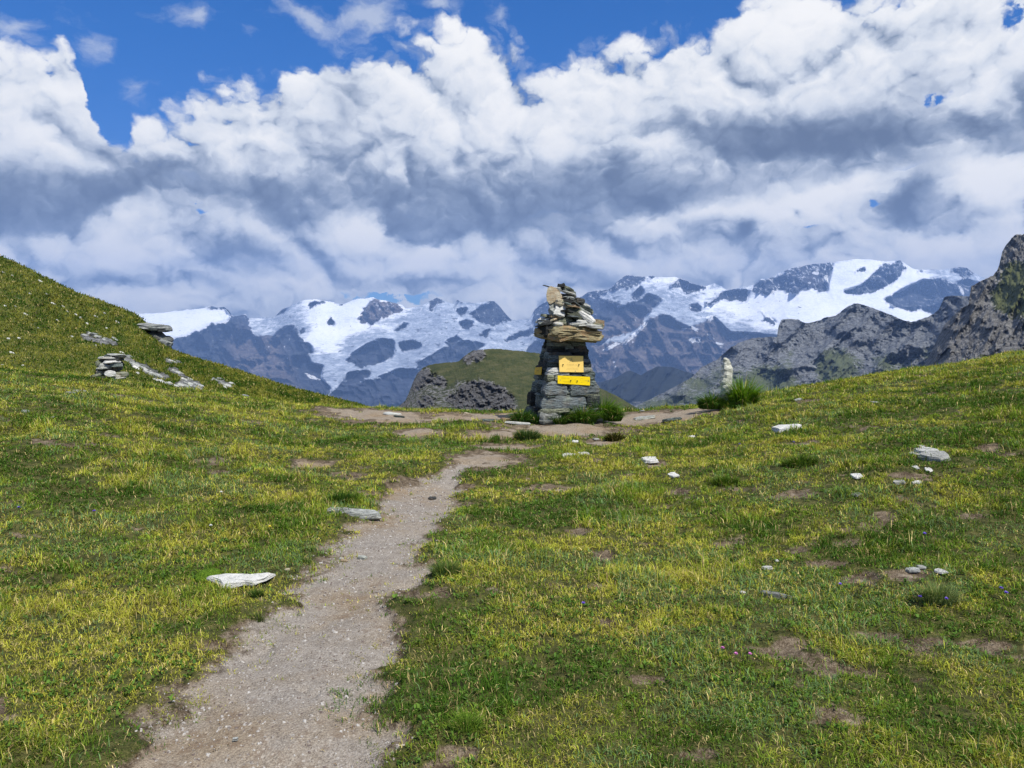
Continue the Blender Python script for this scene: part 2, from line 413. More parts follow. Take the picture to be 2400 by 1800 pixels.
def ground_material(name):
    m, nt, b = new_mat(name, 0.95, 0.15)
    g = nt.nodes.new('ShaderNodeNewGeometry'); P = E(nt, g.outputs['Position'])
    n1 = noise(nt, P, 1.3, 5, 0.6); n2 = noise(nt, P, 14.0, 6, 0.65); n3 = noise(nt, P, 120.0, 3, 0.7)
    v = voro(nt, P, 70.0); v2 = voro(nt, P, 28.0)
    soil = ramp(nt, n2 * 0.5 + n3 * 0.5, [(0.38, (0.035, 0.024, 0.014)), (0.49, (0.105, 0.078, 0.050)), (0.60, (0.23, 0.185, 0.13))])
    n4 = noise(nt, P, 260.0, 2, 0.6)
    gravel = ramp(nt, n2 * 0.25 + n3 * 0.45 + n4 * 0.3, [(0.36, (0.085, 0.072, 0.060)), (0.44, (0.195, 0.168, 0.138)), (0.53, (0.29, 0.258, 0.218)), (0.64, (0.44, 0.405, 0.355))])
    gravel = mixc(nt, (n2 * 0.6 + n1 * 0.4 - 0.5).ss(0.02, 0.10) * 0.6, gravel, (0.135, 0.098, 0.070))
    gravel = mixc(nt, (0.20 - v2).ss(0.0, 0.03) * (n2.ss(0.45, 0.5)) * 0.75, gravel, (0.40, 0.37, 0.33))
    warm = mixc(nt, n1.ss(0.42, 0.66), gravel, vadd(nt, gravel, (1.06, 0.96, 0.80), 'MULTIPLY'))
    moss = ramp(nt, n2 * 0.6 + n3 * 0.4, [(0.38, (0.018, 0.020, 0.006)), (0.5, (0.058, 0.062, 0.017)), (0.62, (0.13, 0.12, 0.04))])
    pth = getattr_node(nt, 'path'); br = getattr_node(nt, 'bare')
    c = mixc(nt, (br + (n2 - 0.5) * 0.6).ss(0.2, 0.6), moss, soil)
    pe = (pth + (n2 - 0.5) * 0.7)
    c = mixc(nt, pe.ss(0.20, 0.45), c, soil)
    c = mixc(nt, pe.ss(0.40, 0.85), c, warm)
    lt = (br * (n1 - 0.1)).ss(0.45, 0.8)
    c = mixc(nt, lt * 0.7, c, warm)
    c = mixc(nt, (getattr_node(nt, 'worn') + (n2 - 0.5) * 0.6).ss(0.2, 0.8) * 0.85, c, vadd(nt, warm, (1.06, 1.0, 0.90), 'MULTIPLY'))
    nt.links.new(c.k, b.inputs['Base Color'])
    bump(nt, b, n2 * 0.35 + n3 * 0.4 + n4 * 0.15 + v.min(0.6) * 0.35, 1.0, 0.016)
    return m
M_ground = ground_material('alpine_soil')
ground = sub('ground', ~face_path, M_ground); tag(ground, kind='structure')
path = sub('path', face_path, M_ground); tag(path, kind='structure')

# the land below: one wide sheet reaching past the horizon
def valley():
    n = 120
    yy = np.concatenate([np.linspace(-3000, 0, 20), np.linspace(60, 18000, n - 20)]); xx = np.linspace(-15000, 15000, n)
    Yv, Xv = np.meshgrid(yy, xx, indexing='ij')
    r = np.hypot(Xv, Yv)
    Z = -1260 + fbm(Xv / 1500, Yv / 1500, 4, seed=41) * 200 + 0 * r
    near = smooth(900, 0, r)
    Z = Z * (1 - near) + near * (-9.0)
    ii = np.arange(n * n).reshape(n, n)
    q = np.stack([ii[:-1, :-1], ii[:-1, 1:], ii[1:, 1:], ii[1:, :-1]], -1).reshape(-1, 4)
    m, nt, b = new_mat('valley_meadow', 0.95, 0.1)
    g = nt.nodes.new('ShaderNodeNewGeometry')
    c = ramp(nt, noise(nt, E(nt, g.outputs['Position']), 0.002, 8, 0.6), [(0.35, (0.03, 0.045, 0.02)), (0.6, (0.08, 0.09, 0.04)), (0.75, (0.16, 0.15, 0.12))])
    nt.links.new(c.k, b.inputs['Base Color'])
    return tag(mesh_from('terrain', np.stack([Xv, Yv, Z], -1).reshape(-1, 3), q, m), kind='structure')
valley()

# ------------------------------------------------------------------ hills and mountains, each at its own distance
def c4(pts): return [(300 + x / 2.212, 640 + y / 2.212) for x, y in pts]
def c5(pts): return [(1350 + x / 2.1067, 600 + y / 2.1067) for x, y in pts]
def c3(pts): return [(x / 2.765, 560 + y / 2.765) for x, y in pts]

def in_poly(px, py, poly):
    poly = np.array(poly, float); x0, y0 = poly.min(0) - 12; x1, y1 = poly.max(0) + 12
    res = np.zeros(px.shape, bool); sel = (px > x0) & (px < x1) & (py > y0) & (py < y1)
    X = px[sel]; Y = py[sel]; r = np.zeros(X.shape, bool)
    n = len(poly)
    for i in range(n):
        ax, ay = poly[i]; bx, by = poly[(i + 1) % n]
        if ay == by: continue
        c = ((ay > Y) != (by > Y)) & (X < (bx - ax) * (Y - ay) / (by - ay) + ax)
        r ^= c
    res[sel] = r
    return res

def blur(a, k=1):
    for _ in range(k):
        a = np.pad(a, 1, mode='edge')
        a = (a[1:-1, 1:-1] * 4 + a[:-2, 1:-1] * 2 + a[2:, 1:-1] * 2 + a[1:-1, :-2] * 2 + a[1:-1, 2:] * 2 + a[:-2, :-2] + a[2:, 2:] + a[:-2, 2:] + a[2:, :-2]) / 16
    return a

def relief_sheet(name, sil, foot, y_foot, y_ridge, step, nrow, relief, power=1.0, jag=0.0, jagl=12.0, seed=0, drop=0.5, back=12):
    """terrain between a ridge outline (sil) and its foot, climbing from y_foot to y_ridge; relief(px, py, t) is added to the distance.
       Returns object and the layout coordinates of its vertices."""
    xs = np.arange(sil[0][0], sil[-1][0] + 0.1, step)
    top = np.interp(xs, [p[0] for p in sil], [p[1] for p in sil])
    if jag: top = top + jag * 2 * fbm(xs / jagl, xs * 0 + seed, 4, 0.6, seed=seed)
    bot = np.interp(xs, [p[0] for p in foot], [p[1] for p in foot]); bot = np.maximum(bot, top + 3)
    t = np.linspace(0, 1, nrow)[:, None]
    PX = np.broadcast_to(xs, (nrow, len(xs))); PY = bot * (1 - t) + top * t
    U, Vv = uv(PX, PY)
    yf = y_foot(xs) if callable(y_foot) else y_foot; yr = y_ridge(xs) if callable(y_ridge) else y_ridge
    kk = max(3, int(70 / step)) | 1; tsm = np.convolve(np.pad(np.interp(xs, [p[0] for p in sil], [p[1] for p in sil]), kk, mode='edge'), np.hanning(2 * kk + 1) / np.hanning(2 * kk + 1).sum(), 'valid')
    t = np.clip((bot - PY) / np.maximum(bot - tsm, 8.0), 0, 1.6)
    D = yf + (yr - yf) * t ** power
    D = D + relief(PX, PY, t)
    X = U * D; Z = CAM_Z + Vv * D
    # the far side of the ridge
    kb = (np.arange(1, back + 1) / back)[:, None]
    ext = np.minimum((yr - yf) * 0.8, 2200.0)
    Db = D[-1] + ext * kb; Xb = X[-1] * Db / D[-1]; Zb = Z[-1] - drop * ext * kb ** 1.3
    X = np.vstack([X, Xb]); Y = np.vstack([D, Db]); Z = np.vstack([Z, Zb])
    n, m = X.shape; ii = np.arange(n * m).reshape(n, m)
    q = np.stack([ii[:-1, :-1], ii[:-1, 1:], ii[1:, 1:], ii[1:, :-1]], -1).reshape(-1, 4)
    o = mesh_from(name, np.stack([X, Y, Z], -1).reshape(-1, 3), q)
    ex = lambda a: np.vstack([a, np.repeat(a[-1:], back, 0)])
    return o, ex(np.array(PX)), ex(PY)

def masks(o, PX, PY, polys, nm, wob=5.0, l=22.0, seed=50, k=1):
    PX = PX + fbm(PX / 5, PY / 5, 3, 0.6, seed=seed + 40) * wob * 2.2; PY = PY + fbm(PX / 5, PY / 5, 3, 0.6, seed=seed + 45) * wob * 2.2
    wx = PX + (fbm(PX / l, PY / l, 5, 0.6, seed=seed)) * wob * 4; wy = PY + (fbm(PX / l, PY / l, 5, 0.6, seed=seed + 20)) * wob * 3
    m = np.zeros(PX.shape, bool)
    for p in polys: m |= in_poly(wx, wy, p)
    m = blur(m.astype(float), k)
    attr(o, nm, m.ravel()); return m

def soft(o, PX, PY, lst, nm):
    m = np.zeros(PX.shape)
    for (x, y, rx, ry, w) in lst:
        m = m + w * np.clip(1 - np.hypot((PX - x) / rx, (PY - y) / ry), 0, 1)
    attr(o, nm, m.ravel()); return m

def posco(nt, sc=1.0):
    g = nt.nodes.new('ShaderNodeNewGeometry'); P = E(nt, g.outputs['Position'])
    return vadd(nt, P, (sc, sc, sc), 'MULTIPLY'), E(nt, g.outputs['Normal'])

# ---- the snow-covered range
S4 = c4([(-150, 225), (60, 212), (200, 202), (320, 190), (400, 180), (425, 172), (470, 178), (500, 178), (520, 190), (545, 222), (575, 221), (612, 214), (618, 234), (760, 228), (800, 190), (850, 165), (900, 145), (965, 133), (1060, 150), (1110, 162), (1190, 135),
         (1270, 127), (1300, 135), (1350, 145), (1400, 158), (1425, 170), (1437, 184), (1520, 170), (1565, 145), (1600, 130), (1650, 146), (1690, 162), (1705, 137), (1730, 150), (1800, 154), (1900, 145), (1920, 165), (1985, 240),
         (2080, 245), (2110, 185), (2170, 145), (2240, 140), (2300, 128)])
S5 = c5([(20, 205), (60, 180), (165, 165), (205, 125), (250, 95), (345, 103), (370, 97), (400, 105), (480, 102), (520, 113), (570, 135), (640, 150), (685, 135), (720, 150), (745, 168), (800, 158), (870, 145), (910, 115), (945, 112), (1040, 68), (1120, 48),
         (1270, 30), (1400, 14), (1480, 20), (1540, 28), (1600, 20), (1660, 60), (1700, 68), (1790, 68), (1850, 62), (1900, 55), (1930, 60), (1965, 85), (2000, 105), (2060, 120), (2250, 150), (2500, 120)])
rocks = [c4(p) for p in (
    [(215, 345), (300, 325), (380, 295), (450, 262), (520, 245), (555, 222), (612, 214), (618, 280), (645, 300), (660, 330), (700, 322), (740, 330), (770, 305), (790, 280), (850, 270), (880, 300), (900, 340), (950, 380), (960, 410), (930, 425), (950, 470), (1010, 480), (1000, 540), (1050, 600), (1030, 660), (900, 700), (600, 700), (150, 520)],
    [(760, 228), (790, 195), (830, 185), (800, 215)], [(405, 186), (425, 172), (500, 174), (520, 188), (548, 222), (530, 218), (505, 190), (440, 184)], [(930, 165), (960, 150), (1020, 145), (1035, 150), (975, 165), (945, 187)],
    [(1085, 160), (1110, 160), (1125, 163), (1105, 172)],
    [(1190, 245), (1230, 180), (1290, 135), (1340, 145), (1380, 150), (1430, 180), (1420, 205), (1380, 215), (1300, 240), (1260, 262), (1210, 262)],
    [(1030, 255), (1050, 240), (1068, 255), (1065, 272), (1040, 272)], [(1390, 305), (1430, 262), (1455, 262), (1440, 285)], [(1565, 145), (1600, 125), (1650, 148), (1600, 165), (1580, 200), (1565, 195)],
    [(1690, 185), (1705, 130), (1730, 150), (1710, 165)], [(1770, 215), (1830, 170), (1900, 140), (1925, 165), (1990, 240), (1940, 262), (1880, 272), (1830, 255)], [(1700, 190), (1760, 180), (1750, 210), (1720, 225)],
    [(1715, 260), (1750, 245), (1790, 255), (1770, 290), (1730, 285)], [(1840, 300), (1880, 292), (1850, 335), (1835, 325)],
    [(1130, 455), (1160, 420), (1240, 370), (1310, 343), (1375, 350), (1380, 400), (1365, 440), (1300, 470), (1200, 490)], [(1405, 365), (1470, 350), (1530, 370), (1500, 400), (1430, 410), (1410, 390)],
    [(1640, 360), (1700, 330), (1725, 345), (1660, 380)], [(1510, 460), (1600, 410), (1700, 360), (1780, 350), (1850, 375), (1800, 400), (1750, 440), (1700, 460), (1500, 500)], [(1930, 365), (2000, 320), (2100, 290), (2110, 310), (2000, 350)],
    [(1040, 640), (1120, 560), (1140, 520), (1180, 510), (1260, 505), (1240, 540), (1180, 575), (1300, 540), (1400, 500), (1500, 500), (2200, 520), (2200, 760), (1000, 760)], [(2060, 400), (2110, 350), (2150, 340), (2250, 420), (2100, 480)],
    [(2090, 240), (2120, 180), (2180, 145), (2300, 120), (2350, 500), (2200, 480), (2150, 360)], [(880, 285), (920, 290), (930, 305), (900, 308)])] + [c5(p) for p in (
    [(-60, 250), (20, 200), (60, 178), (165, 160), (250, 90), (345, 100), (300, 150), (190, 165), (110, 205), (215, 230), (200, 260), (140, 285), (250, 240), (330, 215), (350, 190), (430, 212), (400, 240), (350, 290), (300, 350), (270, 375), (60, 440), (-100, 500)],
    [(275, 195), (320, 150), (335, 180), (310, 215), (285, 220)], [(355, 104), (372, 92), (400, 104), (375, 112)], [(455, 150), (510, 113), (570, 140), (640, 150), (620, 170), (560, 180), (540, 188), (525, 170), (500, 152)], [(560, 245), (600, 240), (620, 255), (610, 275), (575, 272)],
    [(630, 230), (700, 205), (720, 180), (780, 168), (860, 175), (850, 200), (835, 232), (780, 215), (700, 222), (640, 240)],
    [(870, 175), (900, 120), (990, 108), (1040, 75), (1120, 45), (1200, 30), (1270, 30), (1255, 90), (1240, 175), (1160, 160), (1120, 155), (1090, 185), (1000, 170), (960, 188), (900, 180)],
    [(1320, 175), (1400, 150), (1440, 120), (1500, 60), (1600, 15), (1640, 55), (1600, 100), (1550, 140), (1480, 165), (1400, 190), (1340, 188)],
    [(1520, 218), (1600, 175), (1710, 120), (1800, 115), (1850, 140), (1910, 118), (1970, 120), (2060, 150), (2050, 350), (1800, 310), (1750, 290), (1700, 262), (1640, 272), (1540, 240)],
    [(1840, 70), (1900, 50), (1950, 60), (1965, 90), (1930, 110), (1870, 85)], [(1680, 80), (1705, 66), (1720, 80)], [(900, 260), (940, 290), (1000, 330), (960, 330), (925, 320), (940, 295)], [(1370, 80), (1420, 60), (1430, 75)],
    [(50, 440), (230, 430), (300, 390), (350, 315), (400, 295), (460, 300), (500, 330), (560, 355), (620, 335), (680, 300), (710, 330), (760, 380), (870, 380), (1000, 400), (1400, 420), (1400, 700), (20, 700)])]
snows = [c5(p) for p in ([(125, 468), (200, 425), (225, 430), (150, 470)], [(225, 430), (300, 370), (350, 322), (352, 335), (290, 395), (240, 440)], [(515, 358), (545, 355), (550, 366), (520, 366)], [(565, 345), (605, 358), (600, 372), (575, 362)],
    [(555, 415), (580, 400), (615, 402), (615, 428), (575, 428)], [(645, 378), (665, 385), (685, 408), (675, 415), (655, 400)], [(640, 300), (670, 295), (690, 310), (660, 325)], [(685, 425), (730, 432), (728, 438), (690, 434)], [(690, 445), (725, 448), (720, 455)], [(630, 462), (652, 464), (648, 472)],
    [(1100, 105), (1130, 100), (1120, 112)], [(1160, 80), (1200, 75), (1190, 95)], [(1140, 130), (1165, 128), (1150, 138)], [(1888, 150), (1900, 150), (1918, 190), (1905, 192)], [(980, 150), (1010, 150), (1000, 158)], [(1215, 110), (1240, 90), (1235, 130)])] + [c4(p) for p in (
    [(690, 405), (715, 420), (712, 426)], [(820, 430), (850, 455), (825, 440)], [(905, 510), (960, 535), (1010, 560), (950, 550)], [(1340, 365), (1360, 372), (1350, 382)], [(540, 275), (560, 280), (545, 284)], [(1290, 165), (1310, 160), (1300, 180)])]
for k in range(46):                                     # crumbs of snow on the darker faces
    random.seed(900 + k); x = random.choice([random.uniform(1440, 1720), random.uniform(1760, 1950), random.uniform(400, 760)]); y = random.uniform(640, 900) if x < 1740 else random.uniform(625, 690)
    w = random.uniform(2, 7); h = random.uniform(1, 2.2); s = random.uniform(-0.5, 0.9) * w * 0.5
    snows.append([(x - w, y - s), (x, y - h), (x + w, y + s), (x, y + h)])
def rel_massif(PX, PY, t):
    a = ridge(PX / 120 + PY / 260, PY / 170, 6, 0.55, seed=61) - 0.35
    b = fbm(PX / 34, PY / 40, 5, 0.6, seed=65)
    rr = np.zeros(PX.shape)
    for p in rocks: rr = np.maximum(rr, in_poly(PX, PY, p))
    rr = 0.035 + 1.15 * blur(rr, 5)
    c = ridge(PX / 45 - PY / 90, PY / 60, 5, 0.6, seed=67) - 0.35
    return -(a * 1300 + b * 420 + c * 900) * rr * (0.25 + 0.75 * smooth(0, 0.25, t)) * (0.55 + 0.45 * smooth(1.0, 0.8, t))
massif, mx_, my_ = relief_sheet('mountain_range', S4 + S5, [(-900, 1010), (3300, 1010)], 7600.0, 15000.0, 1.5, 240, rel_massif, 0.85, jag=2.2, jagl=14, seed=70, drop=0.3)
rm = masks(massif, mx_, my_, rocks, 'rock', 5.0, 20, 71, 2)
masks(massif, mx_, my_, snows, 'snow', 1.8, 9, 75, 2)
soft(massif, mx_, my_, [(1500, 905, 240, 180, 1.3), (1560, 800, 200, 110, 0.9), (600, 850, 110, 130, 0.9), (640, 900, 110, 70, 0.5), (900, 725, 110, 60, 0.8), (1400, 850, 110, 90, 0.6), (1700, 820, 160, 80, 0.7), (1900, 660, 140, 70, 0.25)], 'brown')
soft(massif, mx_, my_, [(430, 760, 240, 90, 1.2), (820, 725, 150, 75, 1.4), (760, 800, 70, 40, 1.2), (930, 720, 60, 30, 0.5), (1950, 720, 330, 80, 1.6), (2030, 640, 150, 60, 1.2), (2120, 660, 130, 50, 1.0), (1640, 690, 90, 50, 0.5), (1560, 660, 130, 40, 0.5), (2150, 750, 130, 50, 1.3)], 'bright')  # brighter snow; sunlit patches are put into the colour here
def massif_material():
    m, nt, b = new_mat('snow_and_rock', 0.8, 0.2)
    P, N = posco(nt, 0.001)
    n1 = noise(nt, P, 1.3, 8, 0.62); n2 = noise(nt, vadd(nt, P, (1.0, 1.0, 2.6), 'MULTIPLY'), 5.0, 8, 0.68)
    n3 = noise(nt, P, 22.0, 5, 0.7)
    rk = getattr_node(nt, 'rock'); sn = getattr_node(nt, 'snow'); br = getattr_node(nt, 'brown'); bt = getattr_node(nt, 'bright')
    shaded_ice = ramp(nt, n2 * 0.40 + n1 * 0.25 + n3 * 0.35, [(0.38, (0.13, 0.155, 0.20)), (0.47, (0.26, 0.30, 0.37)), (0.54, (0.42, 0.47, 0.54)), (0.62, (0.60, 0.64, 0.70))])  # grey glacier tone that also paints cloud shade onto the snow
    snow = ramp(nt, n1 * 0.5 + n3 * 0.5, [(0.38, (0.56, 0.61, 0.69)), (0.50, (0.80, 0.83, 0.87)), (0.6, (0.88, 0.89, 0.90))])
    s = mixc(nt, (bt + (n2 - 0.5) * 1.6 + (n1 - 0.5) * 0.8).ss(0.1, 0.6), shaded_ice, snow)
    dark = ramp(nt, n2 * 0.65 + n3 * 0.35, [(0.38, (0.008, 0.012, 0.022)), (0.49, (0.028, 0.036, 0.055)), (0.56, (0.07, 0.08, 0.10)), (0.64, (0.15, 0.155, 0.17))])  # dark rock; cloud shade on these faces is put into the colour too
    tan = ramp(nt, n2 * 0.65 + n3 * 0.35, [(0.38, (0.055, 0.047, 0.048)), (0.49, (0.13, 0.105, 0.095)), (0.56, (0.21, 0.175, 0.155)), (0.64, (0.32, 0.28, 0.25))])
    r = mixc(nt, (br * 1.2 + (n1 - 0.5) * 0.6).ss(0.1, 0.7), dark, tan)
    c = mixc(nt, (rk + (n2 - 0.5) * 0.9 + (n3 - 0.5) * 1.1).ss(0.42, 0.56), s, r)
    c = mixc(nt, (sn + (n2 - 0.5) * 0.9).ss(0.30, 0.45), c, (0.82, 0.84, 0.87))
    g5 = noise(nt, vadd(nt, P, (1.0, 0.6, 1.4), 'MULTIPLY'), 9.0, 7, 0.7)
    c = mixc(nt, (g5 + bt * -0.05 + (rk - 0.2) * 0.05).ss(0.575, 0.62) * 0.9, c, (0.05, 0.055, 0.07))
    g4 = noise(nt, vadd(nt, P, (1.6, 0.5, 0.7), 'MULTIPLY'), 11.0, 6, 0.66)
    zz = nt.nodes.new('ShaderNodeSeparateXYZ'); nt.links.new(P.k, zz.inputs[0]); hz = E(nt, zz.outputs[2])
    c = mixc(nt, (g4 + hz.lin(-0.5, 0.9, -0.10, 0.035)).ss(0.57, 0.62) * 0.85, c, (0.66, 0.69, 0.74))
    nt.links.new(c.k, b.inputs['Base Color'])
    bump(nt, b, n2 * (rk * 0.92 + 0.08), 1.0, 130.0)
    return m
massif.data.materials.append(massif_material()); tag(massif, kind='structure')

# ---- rock and pasture of the nearer slopes
def slope_material(name, grass, rock_lo, rock_hi, sc, bdist, zs=3.0, mixn=1.1):
    m, nt, b = new_mat(name, 0.9, 0.15)
    P, N = posco(nt, sc)
    n1 = noise(nt, P, 1.6, 8, 0.6); n2 = noise(nt, vadd(nt, P, (1.0, 1.0, zs), 'MULTIPLY'), 6.0, 8, 0.7); n3 = noise(nt, P, 40.0, 4, 0.7)
    cr = voro(nt, vadd(nt, vadd(nt, P, (1.0, 1.0, zs), 'MULTIPLY'), vadd(nt, noise(nt, P, 5.0, 3, 0.6, out=1), (0.5, 0.5, 0.5), 'MULTIPLY')), 5.0, 2, 0.5, 'DISTANCE_TO_EDGE') if False else n2
    rk = getattr_node(nt, 'rock')
    g = ramp(nt, n1 * 0.35 + n2 * 0.30 + n3 * 0.35, grass)
    r = ramp(nt, n2 * 0.6 + n3 * 0.4, [(0.38, tuple(0.38 * a for a in rock_lo)), (0.45, rock_lo), (0.54, rock_hi), (0.64, tuple(min(1.6 * a, 0.6) for a in rock_hi))])
    c = mixc(nt, (rk + (n2 - 0.5) * mixn + (n3 - 0.5) * 0.4).ss(0.40, 0.60), g, r)
    nt.links.new(c.k, b.inputs['Base Color'])
    bump(nt, b, (n2 + n3 * 0.25) * (rk * 0.85 + 0.15), 1.0, bdist)
    return m

# far dark hill in the valley mouth
far_hill, fx, fy = relief_sheet('hill', c5([(-100, 690), (60, 645), (110, 625), (200, 600), (250, 568), (270, 565), (320, 590), (350, 570), (400, 545), (470, 547), (540, 570), (570, 578), (700, 640), (900, 700)]), [(1200, 1010), (1900, 1010)],
                               4800.0, 6500.0, 1.6, 70, lambda x, y, t: -(ridge(x / 38 + y / 60, y / 60, 5, 0.55, seed=83) - 0.3) * 350, jag=1.2, seed=81)
attr(far_hill, 'rock', (0.55 * smooth(900, 960, fy)).ravel())
far_hill.data.materials.append(slope_material('dark_forest_slope', [(0.35, (0.008, 0.012, 0.012)), (0.6, (0.020, 0.024, 0.020))], (0.10, 0.10, 0.10), (0.2, 0.2, 0.19), 0.0012, 60.0)); tag(far_hill, kind='structure')

# grey rocky ridge on the right
SR = c5([(250, 775), (285, 745), (400, 690), (500, 640), (570, 600), (620, 550), (700, 510), (760, 455), (800, 430), (870, 405), (940, 400), (992, 400), (1000, 345), (1015, 315), (1050, 310), (1100, 315), (1130, 332), (1180, 325), (1240, 300), (1280, 295),
         (1340, 250), (1375, 233), (1410, 237), (1480, 262), (1560, 290), (1600, 310), (1650, 325), (1700, 315), (1760, 290), (1790, 265), (1820, 205), (1850, 195), (1930, 200), (2100, 190), (2400, 150), (2900, 40)])
def rel_ridge(PX, PY, t):
    q = (PX + PY * 0.9) / 85
    a = ridge(q, (PY - PX * 0.35) / 150, 6, 0.6, seed=91) - 0.35
    b = fbm(PX / 22, PY / 20, 5, 0.65, seed=94)
    return -(a * 270 + b * 110) * (0.3 + 0.7 * smooth(0, 0.2, t))
ridge_o, rx_, ry_ = relief_sheet('rocky_ridge', SR, [(1200, 1020), (3300, 1000)], lambda x: 1250.0 + 0 * x, lambda x: np.interp(x, [1450, 1800, 2000, 2300, 3000], [2300, 2900, 2900, 2300, 2000]), 1.5, 170, rel_ridge, 0.8, jag=2.0, jagl=9, seed=95)
g1 = soft(ridge_o, rx_, ry_, [(1960, 865, 75, 75, 1.3), (1800, 900, 110, 70, 1.2), (2080, 850, 80, 50, 0.7), (1640, 900, 110, 50, 0.7), (1850, 830, 40, 40, 0.5), (2180, 830, 70, 40, 0.6), (1700, 860, 50, 40, 0.5), (1560, 950, 140, 40, 0.8)], 'green')
attr(ridge_o, 'rock', (1.0 - g1 * 1.1).ravel())
ridge_o.data.materials.append(slope_material('grey_schist_slope', [(0.35, (0.050, 0.062, 0.035)), (0.6, (0.09, 0.105, 0.055))], (0.085, 0.094, 0.108), (0.175, 0.185, 0.195), 0.008, 10.0, 2.5, 1.5)); tag(ridge_o, kind='structure')

# crag at the right edge
SK = [(2215, 760), (2235, 735)] + c5([(1900, 260), (1940, 235), (1945, 195), (1952, 150), (1990, 125), (2060, 95), (2078, 75), (2090, 45)]) + [(2349, 591), (2358, 575), (2370, 559), (2378, 552), (2400, 548), (2440, 530), (2500, 500), (2600, 470), (2800, 380), (3200, 300)]
SK = [(2150, 880), (2180, 830), (2200, 790), (2215, 760)] + [p for p in SK[2:]]
def rel_crag(PX, PY, t):
    a = ridge((PX + PY * 0.5) / 60, PY / 110, 6, 0.6, seed=101) - 0.3
    b = fbm(PX / 14, PY / 18, 5, 0.65, seed=104)
    cliff = smooth(-1, 1, (PY - 770) / 30) * np.exp(-((PX - 2330) / 90) ** 2)
    return -(a * 75 + b * 30) * (0.3 + 0.7 * smooth(0, 0.15, t)) - 25 * cliff
crag, kx, ky = relief_sheet('crag', SK, [(2100, 930), (3300, 900)], 420.0, 900.0, 1.1, 200, rel_crag, 0.9, jag=3.0, jagl=10, seed=105)
gk = soft(crag, kx, ky, [(2400, 690, 90, 90, 1.5), (2350, 700, 50, 40, 0.8), (2300, 850, 60, 30, 1.0), (2220, 870, 70, 30, 0.8), (2380, 640, 60, 50, 0.8), (2600, 700, 200, 200, 1.0)], 'green')
attr(crag, 'rock', (1.05 - gk).ravel())
crag.data.materials.append(slope_material('crag_rock', [(0.35, (0.045, 0.055, 0.022)), (0.6, (0.10, 0.11, 0.042))], (0.12, 0.12, 0.12), (0.25, 0.245, 0.235), 0.014, 9.0, 1.4, 1.8)); tag(crag, kind='structure')

# brown-green knoll behind the cairn
SN = c4([(1340, 760), (1385, 705), (1440, 660), (1465, 600), (1480, 560), (1500, 520), (1530, 490), (1570, 475), (1640, 465), (1715, 458), (1750, 425), (1790, 400), (1850, 395), (1920, 393), (2000, 400), (2120, 415), (2240, 440)]) + [(1360, 868), (1402, 908), (1445, 927), (1502, 961), (1560, 995)]
rk_n = [c4(p) for p in ([(1470, 600), (1500, 510), (1560, 490), (1600, 530), (1660, 560), (1650, 600), (1560, 570), (1500, 610), (1475, 620)], [(1510, 650), (1560, 630), (1600, 660), (1560, 720), (1500, 710)],
        [(1640, 660), (1700, 610), (1760, 560), (1860, 560), (1960, 600), (2000, 640), (2010, 720), (1830, 740), (1700, 720)], [(1742, 462), (1742, 425), (1790, 395), (1850, 388), (1860, 440), (1800, 462)], [(1370, 720), (1450, 655), (1460, 690), (1430, 720)])]
def rel_knoll(PX, PY, t):
    rr = sum(np.where(in_poly(PX + fbm(PX / 9, PY / 9, 3, seed=111) * 16, PY, p), 1.0, 0.0) for p in rk_n)
    b = fbm(PX / 8, PY / 7, 5, 0.65, seed=114); a = ridge((PX - PY * 0.5) / 26, (PY + PX * 0.2) / 22, 5, 0.6, seed=115) - 0.35
    return -(a * 12 + b * 22) * (0.2 + 1.0 * blur(rr, 2)) * smooth(1.0, 0.9, t)
knoll, nx_, ny_ = relief_sheet('knoll', SN, [(900, 1020), (1600, 1020)], 260.0, 520.0, 0.9, 120, rel_knoll, 0.8, jag=1.6, jagl=8, seed=118)
_a = masks(knoll, nx_, ny_, rk_n, 'rock_core', 6.0, 16, 120, 8)
_b = masks(knoll, nx_, ny_, [c4([(1370, 720), (1465, 600), (1500, 515), (1560, 545), (1650, 600), (1720, 555), (1860, 550), (1990, 620), (2060, 740), (1390, 750)])], 'rock_wide', 6.0, 20, 125, 6)
attr(knoll, 'rock', np.maximum(_a, 0.46 * _b).ravel())
knoll.data.materials.append(slope_material('knoll_pasture', [(0.42, (0.026, 0.036, 0.010)), (0.50, (0.048, 0.056, 0.018)), (0.58, (0.085, 0.080, 0.034))], (0.085, 0.085, 0.085), (0.215, 0.21, 0.205), 0.06, 4.5, 3.0, 2.6)); tag(knoll, kind='structure')

# grassy hillside on the left
SH = [(-1000, 160), (-500, 400), (-200, 520), (0, 599), (36, 614), (90, 641), (145, 668), (188, 688), (235, 703), (275, 719), (322, 737), (344, 758), (362, 788), (398, 817), (452, 837), (542, 862), (651, 898), (723, 918), (800, 937), (850, 950), (900, 968)]
hill_foot = [(x, y + 26) for x, y in CREST]
def hill_d0(x): u = (np.asarray(x, float) - 1200) / F; return crest_dist(u) + 1.2
def hill_d1(x): return np.interp(x, [-1000, 0, 400, 700, 900], [95, 78, 62, 46, 34])
def rel_hill(PX, PY, t):
    return -(fbm(PX / 90, PY / 60, 4, 0.5, seed=131) * 8 + fbm(PX / 16, PY / 11, 4, 0.6, seed=133) * 1.7) * smooth(0, 0.3, t)
hill, hx, hy = relief_sheet('hillside', SH, hill_foot, hill_d0, hill_d1, 1.3, 260, rel_hill, 1.1, jag=1.4, jagl=7, seed=135, drop=0.4)
